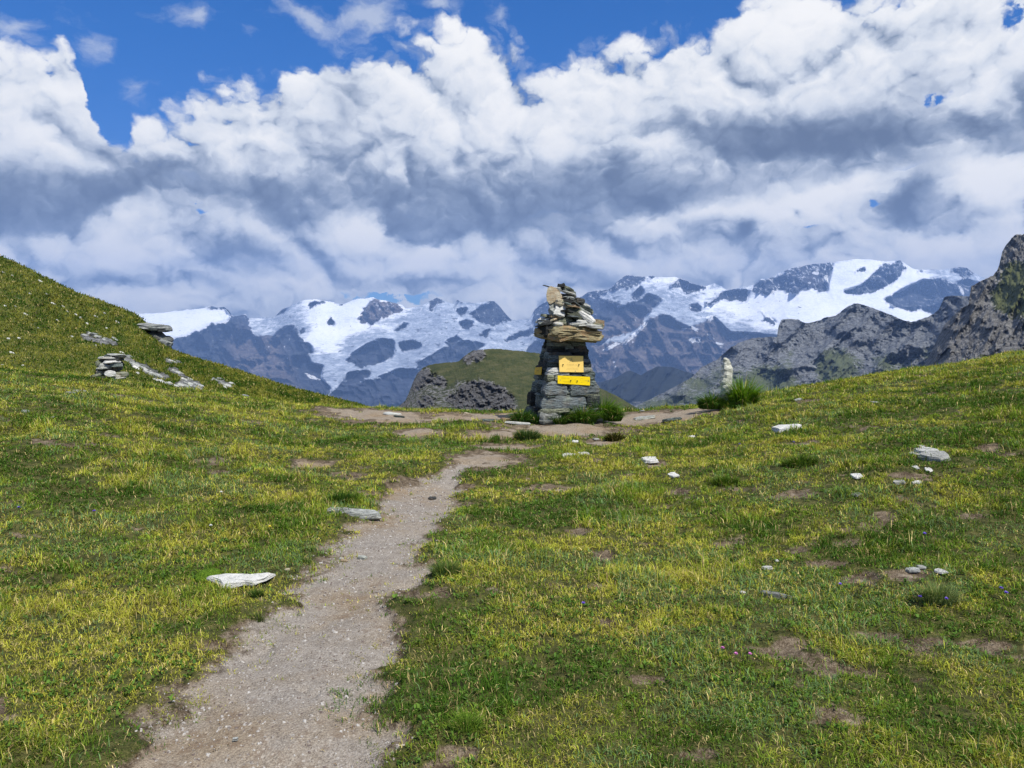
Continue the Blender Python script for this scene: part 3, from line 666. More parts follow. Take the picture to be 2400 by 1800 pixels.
out_h = [c3(p) for p in ([(500, 620), (560, 610), (620, 640), (760, 670), (770, 690), (650, 680), (540, 650)], [(800, 755), (850, 765), (900, 800), (960, 830), (1060, 870), (1110, 900), (1060, 910), (960, 870), (860, 820), (810, 785)], [(1130, 935), (1200, 900), (1260, 920), (1330, 950), (1300, 1000), (1200, 990), (1140, 960)],
         [(1400, 920), (1450, 910), (1500, 950), (1480, 970), (1430, 940)], [(1080, 840), (1160, 850), (1240, 900), (1180, 900), (1110, 870)])]
masks(hill, hx, hy, out_h, 'rock', 3.5, 12, 137)
hill.data.materials.append(slope_material('hillside_turf', [(0.40, (0.022, 0.032, 0.007)), (0.47, (0.062, 0.078, 0.013)), (0.54, (0.12, 0.125, 0.024)), (0.62, (0.22, 0.18, 0.055))], (0.15, 0.15, 0.14), (0.34, 0.34, 0.32), 0.22, 0.8, 3.0)); tag(hill, kind='structure')

# ---- the blue air of the distance
def haze():
    bm = bmesh.new(); bmesh.ops.create_cube(bm, size=1.0); me = bpy.data.meshes.new('haze')
    for v in bm.verts:
        v.co.x *= 32000; v.co.y = v.co.y * 21500 + 7650; v.co.z = v.co.z * 2950 + 50
    bm.to_mesh(me); bm.free()
    o = bpy.data.objects.new('haze', me); COL.objects.link(o); tag(o, kind='stuff')
    m = bpy.data.materials.new('clear_mountain_air'); m.use_nodes = True; nt = m.node_tree; nt.nodes.clear()
    out = nt.nodes.new('ShaderNodeOutputMaterial'); pv = nt.nodes.new('ShaderNodeVolumePrincipled')
    pv.inputs['Color'].default_value = (0.32, 0.53, 1.0, 1); pv.inputs['Density'].default_value = 4.8e-5; pv.inputs['Anisotropy'].default_value = 0.0
    nt.links.new(pv.outputs[0], out.inputs['Volume']); me.materials.append(m)
haze()

# ------------------------------------------------------------------ stones, cairns, signs
def stone_mesh(bm, c, size, rot=(0, 0, 0), seed=0, rough=0.16, sides=9, flat=True, sq=4.2, taper=0.12, outline=None):
    """an irregular slab: a broken polygon outline extruded, with split, uneven edges"""
    rnd = random.Random(seed)
    sx, sy, sz = size
    pts = []
    if outline: pts = [(x, y) for x, y in outline]
    else:
        a0 = rnd.random() * 6.28
        for i in range(sides):
            a = a0 + 2 * math.pi * (i + rnd.uniform(-0.32, 0.32)) / sides
            p = sq if flat else 2.2
            rr = (abs(math.cos(a)) ** p + abs(math.sin(a)) ** p) ** (-1 / p) * rnd.uniform(1 - rough * 1.3, 1.0 + rough * 0.3)
            pts.append((math.cos(a) * rr, math.sin(a) * rr))
    n = len(pts); M = Vector(c)
    from mathutils import Euler
    RM = Euler(rot).to_matrix()
    L = 5; rings = []
    offs = [rnd.uniform(-1, 1) for _ in range(n)]
    for k in range(L):
        t = k / (L - 1); z = (t - 0.5)
        sc = 1 - taper * (2 * t - 1) * 0.5
        edge = {0: 0.90, L - 1: 0.93}.get(k, 1.0)
        ring = []
        for i, (x, y) in enumerate(pts):
            w = 1 + rnd.uniform(-1, 1) * rough * 0.28
            p = Vector((x * sx * 0.5 * sc * edge * w, y * sy * 0.5 * sc * edge * w, (z + (offs[i] * 0.05 + rnd.uniform(-1, 1) * 0.05)) * sz))
            ring.append(bm.verts.new(M + RM @ p))
        rings.append(ring)
    for k in range(L - 1):
        for i in range(n):
            j = (i + 1) % n
            bm.faces.new((rings[k][i], rings[k][j], rings[k + 1][j], rings[k + 1][i]))
    ct = bm.verts.new(M + RM @ Vector((rnd.uniform(-.1, .1) * sx, rnd.uniform(-.1, .1) * sy, 0.5 * sz * rnd.uniform(0.98, 1.1))))
    cb = bm.verts.new(M + RM @ Vector((0, 0, -0.52 * sz)))
    for i in range(n):
        j = (i + 1) % n
        bm.faces.new((rings[-1][i], rings[-1][j], ct)); bm.faces.new((rings[0][j], rings[0][i], cb))

def bm_obj(name, bm, mat, parent=None, smooth=False, loc=None):
    bm.normal_update(); me = bpy.data.meshes.new(name); bm.to_mesh(me); bm.free()
    me.polygons.foreach_set('use_smooth', np.full(len(me.polygons), smooth))
    if mat: me.materials.append(mat)
    o = bpy.data.objects.new(name, me); COL.objects.link(o)
    if parent: o.parent = parent
    if loc is not None: o.location = loc
    return o

def schist(name, dark, mid, light, lichen=0.25, warm=0.2, sc=1.0):
    m, nt, b = new_mat(name, 0.82, 0.25)
    g = nt.nodes.new('ShaderNodeNewGeometry'); P0 = E(nt, g.outputs['Position'])
    oi = nt.nodes.new('ShaderNodeObjectInfo'); rnd = E(nt, oi.outputs['Random'])
    P = vadd(nt, P0, (sc, sc, sc), 'MULTIPLY')
    n1 = noise(nt, P, 4.0, 6, 0.6); n2 = noise(nt, vadd(nt, P, (1.0, 1.0, 5.0), 'MULTIPLY'), 13.0, 6, 0.68); n3 = noise(nt, P, 90.0, 3, 0.7)
    c = ramp(nt, n2 * 0.6 + n3 * 0.4 + (rnd - 0.5) * 0.22, [(0.38, dark), (0.49, mid), (0.60, light)])
    wv = noise(nt, vadd(nt, P, (0, 0, 7.3)), 6.0, 5, 0.65)
    c = mixc(nt, (wv + (rnd - 0.5) * 0.25).ss(0.56, 0.70) * warm, c, (0.36, 0.22, 0.11))
    c = mixc(nt, (n3 * 0.5 + n1 * 0.6).ss(0.56, 0.66) * lichen, c, (0.42, 0.45, 0.30))
    nt.links.new(c.k, b.inputs['Base Color'])
    bump(nt, b, n2 * 0.9 + n3 * 0.30, 1.0, 0.035)
    return m
M_schist = schist('green_grey_schist', (0.016, 0.022, 0.019), (0.066, 0.086, 0.077), (0.23, 0.27, 0.25))
M_schist2 = schist('blue_grey_schist', (0.014, 0.018, 0.019), (0.052, 0.065, 0.068), (0.18, 0.21, 0.215), 0.3, 0.12)
M_stand = schist('lichen_covered_stone', (0.50, 0.49, 0.40), (0.76, 0.78, 0.68), (0.85, 0.86, 0.80), 0.15, 0.35, sc=1.0)
M_pale = schist('pale_schist', (0.16, 0.165, 0.15), (0.33, 0.34, 0.31), (0.52, 0.53, 0.49), 0.3, 0.25)
M_white = schist('white_quartz_stone', (0.28, 0.28, 0.25), (0.50, 0.50, 0.455), (0.70, 0.69, 0.64), 0.1, 0.06)
M_cap = schist('rusty_capstone', (0.035, 0.022, 0.012), (0.135, 0.090, 0.045), (0.33, 0.29, 0.16), 0.40, 0.7)
M_ochre = schist('ochre_stone', (0.20, 0.13, 0.075), (0.38, 0.29, 0.18), (0.52, 0.46, 0.33), 0.5, 0.5)
M_olive = schist('olive_stone', (0.04, 0.044, 0.030), (0.12, 0.13, 0.09), (0.28, 0.29, 0.21), 0.5, 0.2)
M_darkst = schist('dark_or_shaded_schist', (0.012, 0.013, 0.013), (0.03, 0.032, 0.031), (0.075, 0.078, 0.074), 0.1, 0.15)  # dark stones; also paints shade on the cairn's shaft

CY = ground_at(1327, 991).y                               # distance of the cairn's front foot
def cp(px, py, y=CY): return at(px, py, y)
def z_of(px, y=CY, row=0): return at(px, row, y).z
cb_ = ground_z(float(cp(1330, 985).x), CY)
cairn = bpy.data.objects.new('stone_cairn', None); COL.objects.link(cairn)
cc = cp(1327, 900); cairn_x = cc.x; cairn_base = cp(1327, 992).z
cairn.location = (cairn_x, CY + 0.45, cairn_base)
tag(cairn, 'tall tapering drystone cairn with loose stones heaped on a rusty capstone', 'cairn')
px2m = CY / F * 1.0
def rowz(row, y=CY): return at(1327, row, y).z - cairn_base     # local height of a photo row on the front face
# outline of the tapered shaft in photo pixels: row -> (left edge of the whole, right edge), corner column between left face and front face
SHAFT = [(795, 1270, 1380, 1300), (840, 1262, 1386, 1290), (880, 1254, 1394, 1277), (905, 1250, 1400, 1272), (930, 1244, 1403, 1264), (960, 1240, 1410, 1258), (992, 1236, 1410, 1254)]
YAW = R(13)                                              # the front face turns a little to the viewer's right
def roughen(bm, amp, f, seed=0, vamp=None):
    bmesh.ops.triangulate(bm, faces=bm.faces); bmesh.ops.subdivide_edges(bm, edges=bm.edges, cuts=1)
    o = Vector((seed * 3.7, seed * 1.3, 0))
    for v in bm.verts:
        p = Vector((v.co.x * f, v.co.y * f, v.co.z * f * 3)) + o
        v.co += Vector((mnoise.noise(p), mnoise.noise(p + Vector((9, 0, 0))), mnoise.noise(p + Vector((0, 9, 0))) * (vamp if vamp else 0.4))) * amp

def add_stone(parent, name, mat, x, y, z, size, rot=(0, 0, 0), seed=0, ragged=0.0, **k):
    bm = bmesh.new(); stone_mesh(bm, (0, 0, 0), size, (0, 0, 0), seed, **k)
    if ragged: roughen(bm, ragged, 9.0, seed)
    o = bm_obj(name, bm, mat, parent, smooth=False); o.location = (x, y, z); o.rotation_euler = rot
    return o
def loc_x(px, y): return at(px, 900, y).x - cairn_x
def build_shaft():
    rnd = random.Random(5)
    # courses: (row bottom, row top, list of relative widths)
    courses = [(990, 964, [1.2, 1.0, 1.3]), (966, 956, [1.6, 1, .8]), (957, 928, [2.6, 1.0]), (930, 924, [1, 1.4]), (925, 902, [1.5, 2.0]), (903, 893, [1, .6, 1.4]), (894, 879, [0.6, 0.5, 1.6, 0.9]), (881, 872, [1, 1]), (873, 862, [1.0, 1.1]), (863, 850, [0.9, 0.8, 0.9]), (851, 842, [1.3, 0.8]), (843, 833, [1, 1, 1]),
               (834, 826, [1.4, 1]), (827, 818, [1, 1.3]), (819, 811, [1, 0.8, 1]), (812, 803, [1.2, 1]), (804, 795, [1, 1.4, 0.7])]
    rows = [s[0] for s in SHAFT]
    for k, (rb, rt, wd) in enumerate(courses):
        rm_ = 0.5 * (rb + rt); l = np.interp(rm_, rows, [s[1] for s in SHAFT]); r = np.interp(rm_, rows, [s[2] for s in SHAFT]); c = np.interp(rm_, rows, [s[3] for s in SHAFT])
        z0, z1 = rowz(rb), rowz(rt); h = z1 - z0
        width = (r - c) * px2m / math.cos(YAW)             # front face width
        depth = width * 0.96
        # box centred on the cairn axis, turned by YAW; front face split into the course's stones
        tot = sum(wd); u = -width / 2
        for i, w_ in enumerate(wd):
            ww = width * w_ / tot; uc = u + ww / 2; u += ww
            sd = 100 * k + i
            jitter = rnd.uniform(-0.03, 0.03)
            dd = depth * 0.30
            lx = uc; ly = -depth / 2 + dd / 2 - jitter
            x = lx * math.cos(YAW) - ly * math.sin(YAW); y = lx * math.sin(YAW) + ly * math.cos(YAW)
            mat = rnd.choice([M_schist, M_schist, M_schist2, M_olive])
            if rm_ < 832: mat = M_darkst if rnd.random() < 0.7 else M_schist  # capstone's shadow on the top courses, put into the stone colour
            if (k, i) in ((0, 0), (7, 0)): mat = M_pale
            if (k, i) == (8, 0): mat = M_white
            if (k, i) in ((6, 0), (6, 1)): mat = M_olive
            add_stone(cairn, 'stone', mat, x, y, (z0 + z1) / 2, (ww * 1.03, dd, h * rnd.uniform(0.96, 1.04)), (rnd.uniform(-.02, .02), rnd.uniform(-.03, .03), YAW + rnd.uniform(-.05, .05)), sd, rough=0.10, sides=14, sq=9.0, ragged=0.016)
        # left, right and back faces: one long stone each per course, with uneven ends
        for side in (-1, 1):
            v = -depth / 2 + depth * 0.22
            for i in range(2):
                dd = depth * (0.42 if i == 0 else 0.42)
                lx = side * (width / 2 - depth * 0.13 + rnd.uniform(-0.022, 0.020)); ly = v + dd / 2; v += dd
                x = lx * math.cos(YAW) - ly * math.sin(YAW); y = lx * math.sin(YAW) + ly * math.cos(YAW)
                add_stone(cairn, 'stone', M_darkst if side < 0 and rnd.random() < 0.3 else M_schist, x, y, (z0 + z1) / 2 + rnd.uniform(-.004, .004), (depth * 0.30, dd * 1.04, h * 1.05), (rnd.uniform(-.03, .03), rnd.uniform(-.03, .03), YAW + rnd.uniform(-.06, .06)), 5000 + 100 * k + i + 10 * side, rough=0.2, sides=10)  # darker stones on the left only: that face's shade put into the colour
        lx = 0; ly = depth / 2 - depth * 0.12
        x = lx * math.cos(YAW) - ly * math.sin(YAW); y = lx * math.sin(YAW) + ly * math.cos(YAW)
        add_stone(cairn, 'stone', M_schist, x, y, (z0 + z1) / 2, (width * 0.9, depth * 0.3, h), (0, 0, YAW), 7000 + k, rough=0.15, sides=11)
        if k == 0:
            pass
    # rubble fill so that no light passes between the courses
    bm = bmesh.new(); lev = []
    for (row, l, r, c) in SHAFT:
        w = (r - c) * px2m / math.cos(YAW) * 0.40; z = rowz(row); ring = []
        for a, b in ((-1, -1), (1, -1), (1, 1), (-1, 1)):
            lx, ly = a * w, b * w
            ring.append(bm.verts.new((lx * math.cos(YAW) - ly * math.sin(YAW), lx * math.sin(YAW) + ly * math.cos(YAW), z)))
        lev.append(ring)
    for p, q in zip(lev[:-1], lev[1:]):
        for i in range(4): bm.faces.new((q[i], q[(i + 1) % 4], p[(i + 1) % 4], p[i]))
    bm.faces.new(lev[0]); bm.faces.new(lev[-1][::-1])
    bm_obj('rubble_core', bm, M_darkst, cairn)
build_shaft()
# capstone: two thick overhanging slabs, one above the other
def place(px, py, w, h, d, yoff, mat, rot=(0, 0, 0), seed=0, name='stone', **k):
    """stone of the heap, centre at photo pixel, sizes w and h in photo pixels, depth d and offset yoff in metres"""
    y = CY + yoff; p = at(px, py, y)
    s = y / F
    return add_stone(cairn, name, mat, p.x - cairn_x, yoff - 0.45, p.z - cairn_base, (w * s, d, h * s), rot, seed, **k)
place(1329, 786, 144, 24, 1.25, 0.24, M_cap, (0.02, 0.045, R(10)), 11, 'capstone', rough=0.2, sides=14, taper=-0.04, ragged=0.045)
place(1334, 772, 138, 16, 1.05, 0.26, M_cap, (0.0, 0.06, R(8)), 13, 'capstone', rough=0.2, sides=13, taper=0.2, ragged=0.045)
place(1290, 778, 60, 26, 0.7, 0.20, M_darkst, (0.0, 0.0, R(12)), 15, 'capstone', rough=0.2, sides=10, taper=0.0)
HEAP = [  # px, py, w, h, depth, yoff, material, (pitch, roll, yaw), seed
    (1395, 765, 40, 13, .35, .1, M_olive, (0.1, -.05, .2), 21), (1402, 757, 24, 14, .25, .15, M_ochre, (0, .2, .5), 22), (1385, 763, 52, 8, .4, .0, M_pale, (0.1, .15, 0), 23),
    (1290, 760, 70, 7, .55, .2, M_schist, (0, .02, .3), 24), (1283, 754, 52, 6, .5, .25, M_pale, (.1, -.03, .1), 25), (1292, 748, 56, 6, .5, .3, M_white, (0.05, .05, -.2), 26), (1288, 741, 50, 7, .5, .35, M_olive, (0, .12, 0), 27), (1268, 763, 36, 4, .4, .1, M_darkst, (0, -.15, 0), 28),
    (1310, 757, 40, 8, .4, .0, M_pale, (.2, .1, 0), 29), (1345, 760, 60, 7, .4, -.02, M_pale, (.1, .05, .1), 30), (1362, 753, 34, 7, .3, .0, M_white, (.1, .1, .2), 31), (1340, 750, 46, 10, .4, .1, M_olive, (.5, -.1, 0), 32),
    (1325, 752, 34, 20, .05, -.02, M_olive, (-.5, .1, .1), 33), (1352, 734, 42, 32, .05, .0, M_olive, (-.55, .55, 0), 34), (1376, 743, 46, 12, .3, .05, M_white, (.3, .62, 0), 35), (1366, 730, 50, 12, .35, .15, M_pale, (.3, .55, 0), 36),
    (1313, 729, 28, 28, .05, -.02, M_white, (-.6, .35, .1), 37), (1300, 728, 28, 16, .3, .1, M_pale, (.4, -.4, .3), 38), (1305, 740, 50, 9, .4, .1, M_ochre, (.1, -.05, 0), 39), (1296, 715, 22, 24, .2, .15, M_pale, (-.3, -.3, .2), 40), (1318, 710, 26, 16, .25, .15, M_white, (.2, .3, 0), 41), (1310, 708, 18, 14, .2, .05, M_ochre, (.1, .1, .4), 42),
    (1336, 716, 36, 10, .35, .15, M_ochre, (.1, .05, 0), 43), (1368, 722, 44, 10, .35, .25, M_schist, (.0, .38, 0), 44), (1372, 716, 40, 7, .35, .3, M_pale, (0, .42, .2), 45), (1356, 706, 26, 13, .3, .25, M_darkst, (0, .2, .3), 46), (1380, 730, 30, 9, .3, .3, M_olive, (0, .4, 0), 47),
    (1330, 705, 40, 8, .35, .2, M_darkst, (0, .05, 0), 48), (1333, 699, 32, 6, .3, .2, M_pale, (0, .1, .3), 49), (1331, 693, 40, 6, .3, .22, M_darkst, (0, .12, 0), 50), (1334, 687, 36, 6, .28, .22, M_pale, (0, .28, .1), 51), (1331, 681, 40, 6, .28, .24, M_schist, (0, .3, 0), 52), (1328, 675, 38, 6, .26, .24, M_olive, (0, .42, .1), 53), (1316, 670, 20, 7, .2, .2, M_darkst, (0, .2, .1), 54), (1319, 667, 9, 5, .1, .2, M_darkst, (0, -.5, .3), 55),
    (1308, 678, 18, 10, .2, .18, M_pale, (.2, -.3, .2), 56), (1286, 672, 28, 2.4, .12, .22, M_darkst, (0, .28, 0), 57), (1345, 770, 30, 6, .3, -.06, M_olive, (.1, 0, 0), 58), (1330, 740, 80, 26, .5, .35, M_schist, (0, 0, .2), 59), (1325, 722, 56, 26, .4, .35, M_darkst, (0, .1, .4), 60), (1325, 700, 36, 22, .3, .32, M_darkst, (0, .1, .4), 61)]
_r = random.Random(31)
for k in range(70):                                       # the rest of the heap
    t = _r.random() ** 1.25; row = 764 - 66 * t; half = 68 - 50 * t ** 0.8
    sx = _r.uniform(-1, 1); yo = _r.uniform(-0.12, 0.75) * (1 - 0.5 * t) + 0.12 * t
    place(1330 + sx * half * 0.85 - 4 * t, row + _r.uniform(-2, 2), _r.uniform(18, 46) * (1 - 0.35 * t), _r.uniform(2.2, 5.5), _r.uniform(.16, .38), yo,
          _r.choice([M_schist, M_darkst, M_pale, M_pale, M_olive, M_ochre, M_white, M_schist2]), (_r.uniform(-.2, .35), sx * (0.25 + .25 * t) + _r.uniform(-.15, .15), _r.uniform(-1, 1)), 2000 + k, rough=0.34, sides=7)
for h in HEAP: place(h[0], h[1], h[2], h[3], h[4], h[5], h[6], h[7], h[8], rough=0.32, sides=7)
# the upright rounded slab near the top
def slab_up():
    y = CY + 0.12; s = y / F; p = at(1298, 692, y)
    out = [(1281, 705), (1280, 690), (1283, 676), (1290, 671), (1300, 674), (1310, 682), (1317, 694), (1317, 699), (1308, 704), (1298, 708), (1291, 713), (1286, 712)]
    bm = bmesh.new(); A = []; B = []
    for (x, r) in out:
        a = (x - 1298) * s; b = -(r - 692) * s
        A.append(bm.verts.new((a, -0.035, b))); B.append(bm.verts.new((a * 0.94, 0.04, b * 0.94)))
    n = len(A)
    ca = bm.verts.new((0, -0.045, 0)); cb = bm.verts.new((0, 0.05, 0))
    for i in range(n):
        j = (i + 1) % n
        bm.faces.new((A[j], A[i], B[i], B[j])); bm.faces.new((A[i], A[j], ca)); bm.faces.new((B[j], B[i], cb))
    o = bm_obj('stone', bm, M_ochre, cairn); o.location = (p.x - cairn_x, 0.12 - 0.45, p.z - cairn_base); o.rotation_euler = (-0.12, 0, 0.1)
slab_up()

# ---- yellow waymark boards
def flat_mat(name, col, rough=0.5):
    m, nt, b = new_mat(name, rough, 0.4)
    P, N = posco(nt, 1.0); n = noise(nt, P, 35.0, 5, 0.6); n2 = noise(nt, P, 6.0, 4, 0.6)
    c = mixc(nt, (n * 0.5 + n2 * 0.5).ss(0.42, 0.66) * 0.5, col, tuple(0.72 * a for a in col)); nt.links.new(c.k, b.inputs['Base Color']); return m
M_y1 = flat_mat('faded_yellow_paint', (0.95, 0.66, 0.17), 0.6); M_y2 = flat_mat('bright_yellow_paint', (0.95, 0.68, 0.0), 0.5); M_y3 = flat_mat('ochre_yellow_paint', (0.66, 0.42, 0.03), 0.6)
M_ink = flat_mat('worn_dark_lettering', (0.16, 0.13, 0.10), 0.7); M_faint = flat_mat('faded_lettering', (0.56, 0.40, 0.13), 0.7); M_faint2 = flat_mat('weathered_lettering', (0.55, 0.40, 0.03), 0.7); M_bolt = flat_mat('dark_bolt', (0.03, 0.025, 0.02), 0.5)
def front_y(row):
    """y (local to cairn) of the shaft's front face at its centre line and its half width"""
    rows = [s[0] for s in SHAFT]
    r = np.interp(row, rows, [s[2] for s in SHAFT]); c = np.interp(row, rows, [s[3] for s in SHAFT])
    return (r - c) * px2m / math.cos(YAW) * 0.96 / 2
def board(label, corners, mat, thick=0.012, proud=0.05, strokes=(), bolts=(), glyphs=(), yaw=YAW, face_off=None):
    """a plate whose corners (photo px, clockwise from top left) are set on the plane of the front face"""
    row = sum(c[1] for c in corners) / 4; hd = front_y(row) if face_off is None else face_off
    n = Vector((math.sin(yaw), -math.cos(yaw), 0)); p0 = Vector((cairn_x, CY + 0.45, 0)) + n * (hd + proud)
    def on(px, py):
        u, v = uv(px, py); d = Vector((float(u), 1.0, float(v))); C0 = Vector((0, 0, CAM_Z))
        t = (p0 - C0).dot(n) / d.dot(n); return C0 + d * t
    P = [on(*c) for c in corners]; ctr = sum(P, Vector()) / 4
    root = bpy.data.objects.new('sign', None); COL.objects.link(root); root.location = ctr; tag(root, label, 'sign')
    bm = bmesh.new(); f = [bm.verts.new(p - ctr) for p in P]; bk = [bm.verts.new(p - ctr - n * thick) for p in P]
    bm.faces.new(f[::-1]); bm.faces.new(bk)
    for i in range(4): bm.faces.new((f[i], f[(i + 1) % 4], bk[(i + 1) % 4], bk[i]))
    bmesh.ops.recalc_face_normals(bm, faces=bm.faces)
    bm_obj('board', bm, mat, root)
    flat_ = []
    for (nm, m2, segs, wpx) in strokes:
        if nm == 'lettering' and isinstance(segs[0], list): flat_ += [(nm, m2, q, wpx) for q in segs]
        else: flat_.append((nm, m2, segs, wpx))
    for (nm, m2, segs, wpx) in flat_:
        bm = bmesh.new()
        for (x0, y0, x1, y1) in segs:
            a = on(x0, y0) - ctr; b2 = on(x1, y1) - ctr; d = (b2 - a); d.normalize() if d.length > 0 else None
            s = d.cross(n) * (wpx * CY / F / 2); o_ = n * 0.002
            q = [bm.verts.new(v + o_) for v in (a - s, b2 - s, b2 + s, a + s)]
            bm.faces.new(q)
        bm_obj(nm, bm, m2, root)
    for (x, y) in bolts:
        bm = bmesh.new(); bmesh.ops.create_cone(bm, cap_ends=True, segments=8, radius1=0.012, radius2=0.009, depth=0.022)
        o = bm_obj('bolt', bm, M_bolt, root); o.location = on(x, y) - ctr + n * 0.011; o.rotation_euler = n.to_track_quat('Z', 'Y').to_euler()
    return root
def fake_row(x0, x1, y, slope=0.0, seed=0, h=1.6, gap=0.5):
    """a line of worn, unreadable letters: short upright and level ticks"""
    r = random.Random(seed); out = []; x = x0
    while x < x1:
        w = r.uniform(0.9, 1.6); yy = y + slope * (x - x0)
        if r.random() > 0.15: out.append((x, yy - h / 2, x, yy + h / 2)); out.append((x, yy + r.choice((-h / 2, 0, h / 2)), x + w, yy + r.choice((-h / 2, 0, h / 2))))
        x += w + gap
    return out
hiker1 = [(1335.0, 838.5, 1338.5, 842), (1338.5, 842, 1336, 848), (1338.5, 842, 1341.5, 845), (1341.5, 845, 1342, 847.5), (1338, 838, 1340, 842), (1340.5, 837.5, 1340.5, 843), (1336, 848, 1335, 849.5), (1334.3, 840, 1336.5, 841.5)]
board('larger faded pale yellow board with a hiker emblem on the front of the tall cairn', [(1309.8, 833.8), (1366.8, 834.5), (1367.8, 872.5), (1311.4, 871.8)], M_y1, proud=0.055,
      strokes=[('emblem', M_ink, hiker1, 0.55), ('lettering', M_faint, [fake_row(1328, 1352, 855, 0.01, 1, 1.5), fake_row(1330, 1354, 864.5, 0.01, 2, 1.2)], 0.35)], bolts=[(1319.5, 854.5), (1356.8, 854.5)])
mark = [(1311, 889, 1313, 891), (1313, 891, 1312, 894), (1313, 891, 1315, 893), (1314, 888, 1314, 891)]
arrow = [(1372, 892.2, 1380.5, 893.2), (1377.5, 890, 1381, 893), (1378, 896, 1381, 893)]
board('long narrow bright yellow direction board with an arrow, below the pale board', [(1307.0, 880.0), (1383.0, 883.3), (1382.8, 903.4), (1307.3, 898.8)], M_y2, proud=0.06,
      strokes=[('emblem', M_faint, mark, 0.5), ('arrow', M_ink, arrow, 0.55), ('lettering', M_faint2, [fake_row(1316, 1334, 886, 0.04, 3, 1.5), fake_row(1318, 1334, 894.5, 0.04, 4, 1.5), fake_row(1360, 1371, 887.5, 0.04, 5, 1.4), fake_row(1360, 1374, 892, 0.04, 6, 1.4), fake_row(1362, 1369, 896, 0.04, 7, 1.4)], 0.35)], bolts=[(1337.5, 892), (1352.8, 893)])
def left_board():
    # fixed to the shaded left face
    yaw = YAW - math.pi / 2
    rows = 869; w = front_y(rows); n = Vector((math.sin(yaw), -math.cos(yaw), 0))
    board('small ochre board on the shaded left side of the tall cairn', [(1254.5, 861.0), (1269, 860), (1267.5, 878.2), (1251.8, 878)], M_y3, proud=0.06, yaw=YAW - math.pi / 2, face_off=w + 0.02,
          strokes=[('lettering', M_ink, [(1258, 869, 1263, 869)], 0.9)])
left_board()

# ---- standing stone beside the path
def standing_stone():
    Y = ground_at(1701, 957).y; s = Y / F
    prof = [(958, 1683, 1719), (940, 1685, 1718), (922, 1687, 1717), (905, 1687, 1716), (890, 1688, 1715), (875, 1689, 1715), (862, 1690.5, 1713.5), (850, 1691, 1710), (843, 1692, 1706), (838.5, 1694.5, 1700)]
    b = at(1701, 958, Y); o = bpy.data.objects.new('standing_stone', None)
    bm = bmesh.new(); rings = []; N = 14
    for k, (row, l, r) in enumerate(prof):
        z = at(1701, row, Y).z - b.z; cx = ((l + r) / 2 - 1701) * s; hw = (r - l) / 2 * s
        ring = []
        for i in range(N):
            a = 2 * math.pi * i / N
            p = 3.0; rr = (abs(math.cos(a)) ** p + abs(math.sin(a)) ** p) ** (-1 / p)
            j = 1 + 0.10 * mnoise.noise(Vector((math.cos(a) * 2, math.sin(a) * 2, z * 9)))
            lx = rr * math.cos(a) * hw * 0.93 * j; ly = rr * math.sin(a) * hw * 0.75 * j
            c, sn = math.cos(R(22)), math.sin(R(22))
            ring.append(bm.verts.new((cx + lx * c - ly * sn, lx * sn + ly * c, z)))
        rings.append(ring)
    for k in range(len(rings) - 1):
        for i in range(N): bm.faces.new((rings[k][i], rings[k][(i + 1) % N], rings[k + 1][(i + 1) % N], rings[k + 1][i]))
    bm.faces.new(rings[-1]); bm.faces.new(rings[0][::-1])
    bmesh.ops.subdivide_edges(bm, edges=bm.edges, cuts=1, use_grid_fill=True)
    roughen(bm, 0.022, 5.0, 3)
    for v in bm.verts:
        v.co += Vector((mnoise.noise(v.co * 18), mnoise.noise(v.co * 18 + Vector((5, 0, 0))), 0)) * 0.014
    o = bm_obj('standing_stone', bm, M_stand); o.location = b
    tag(o, 'slender upright pale stone with lichen standing in a grass tuft right of the cairn', 'standing stone')
standing_stone()

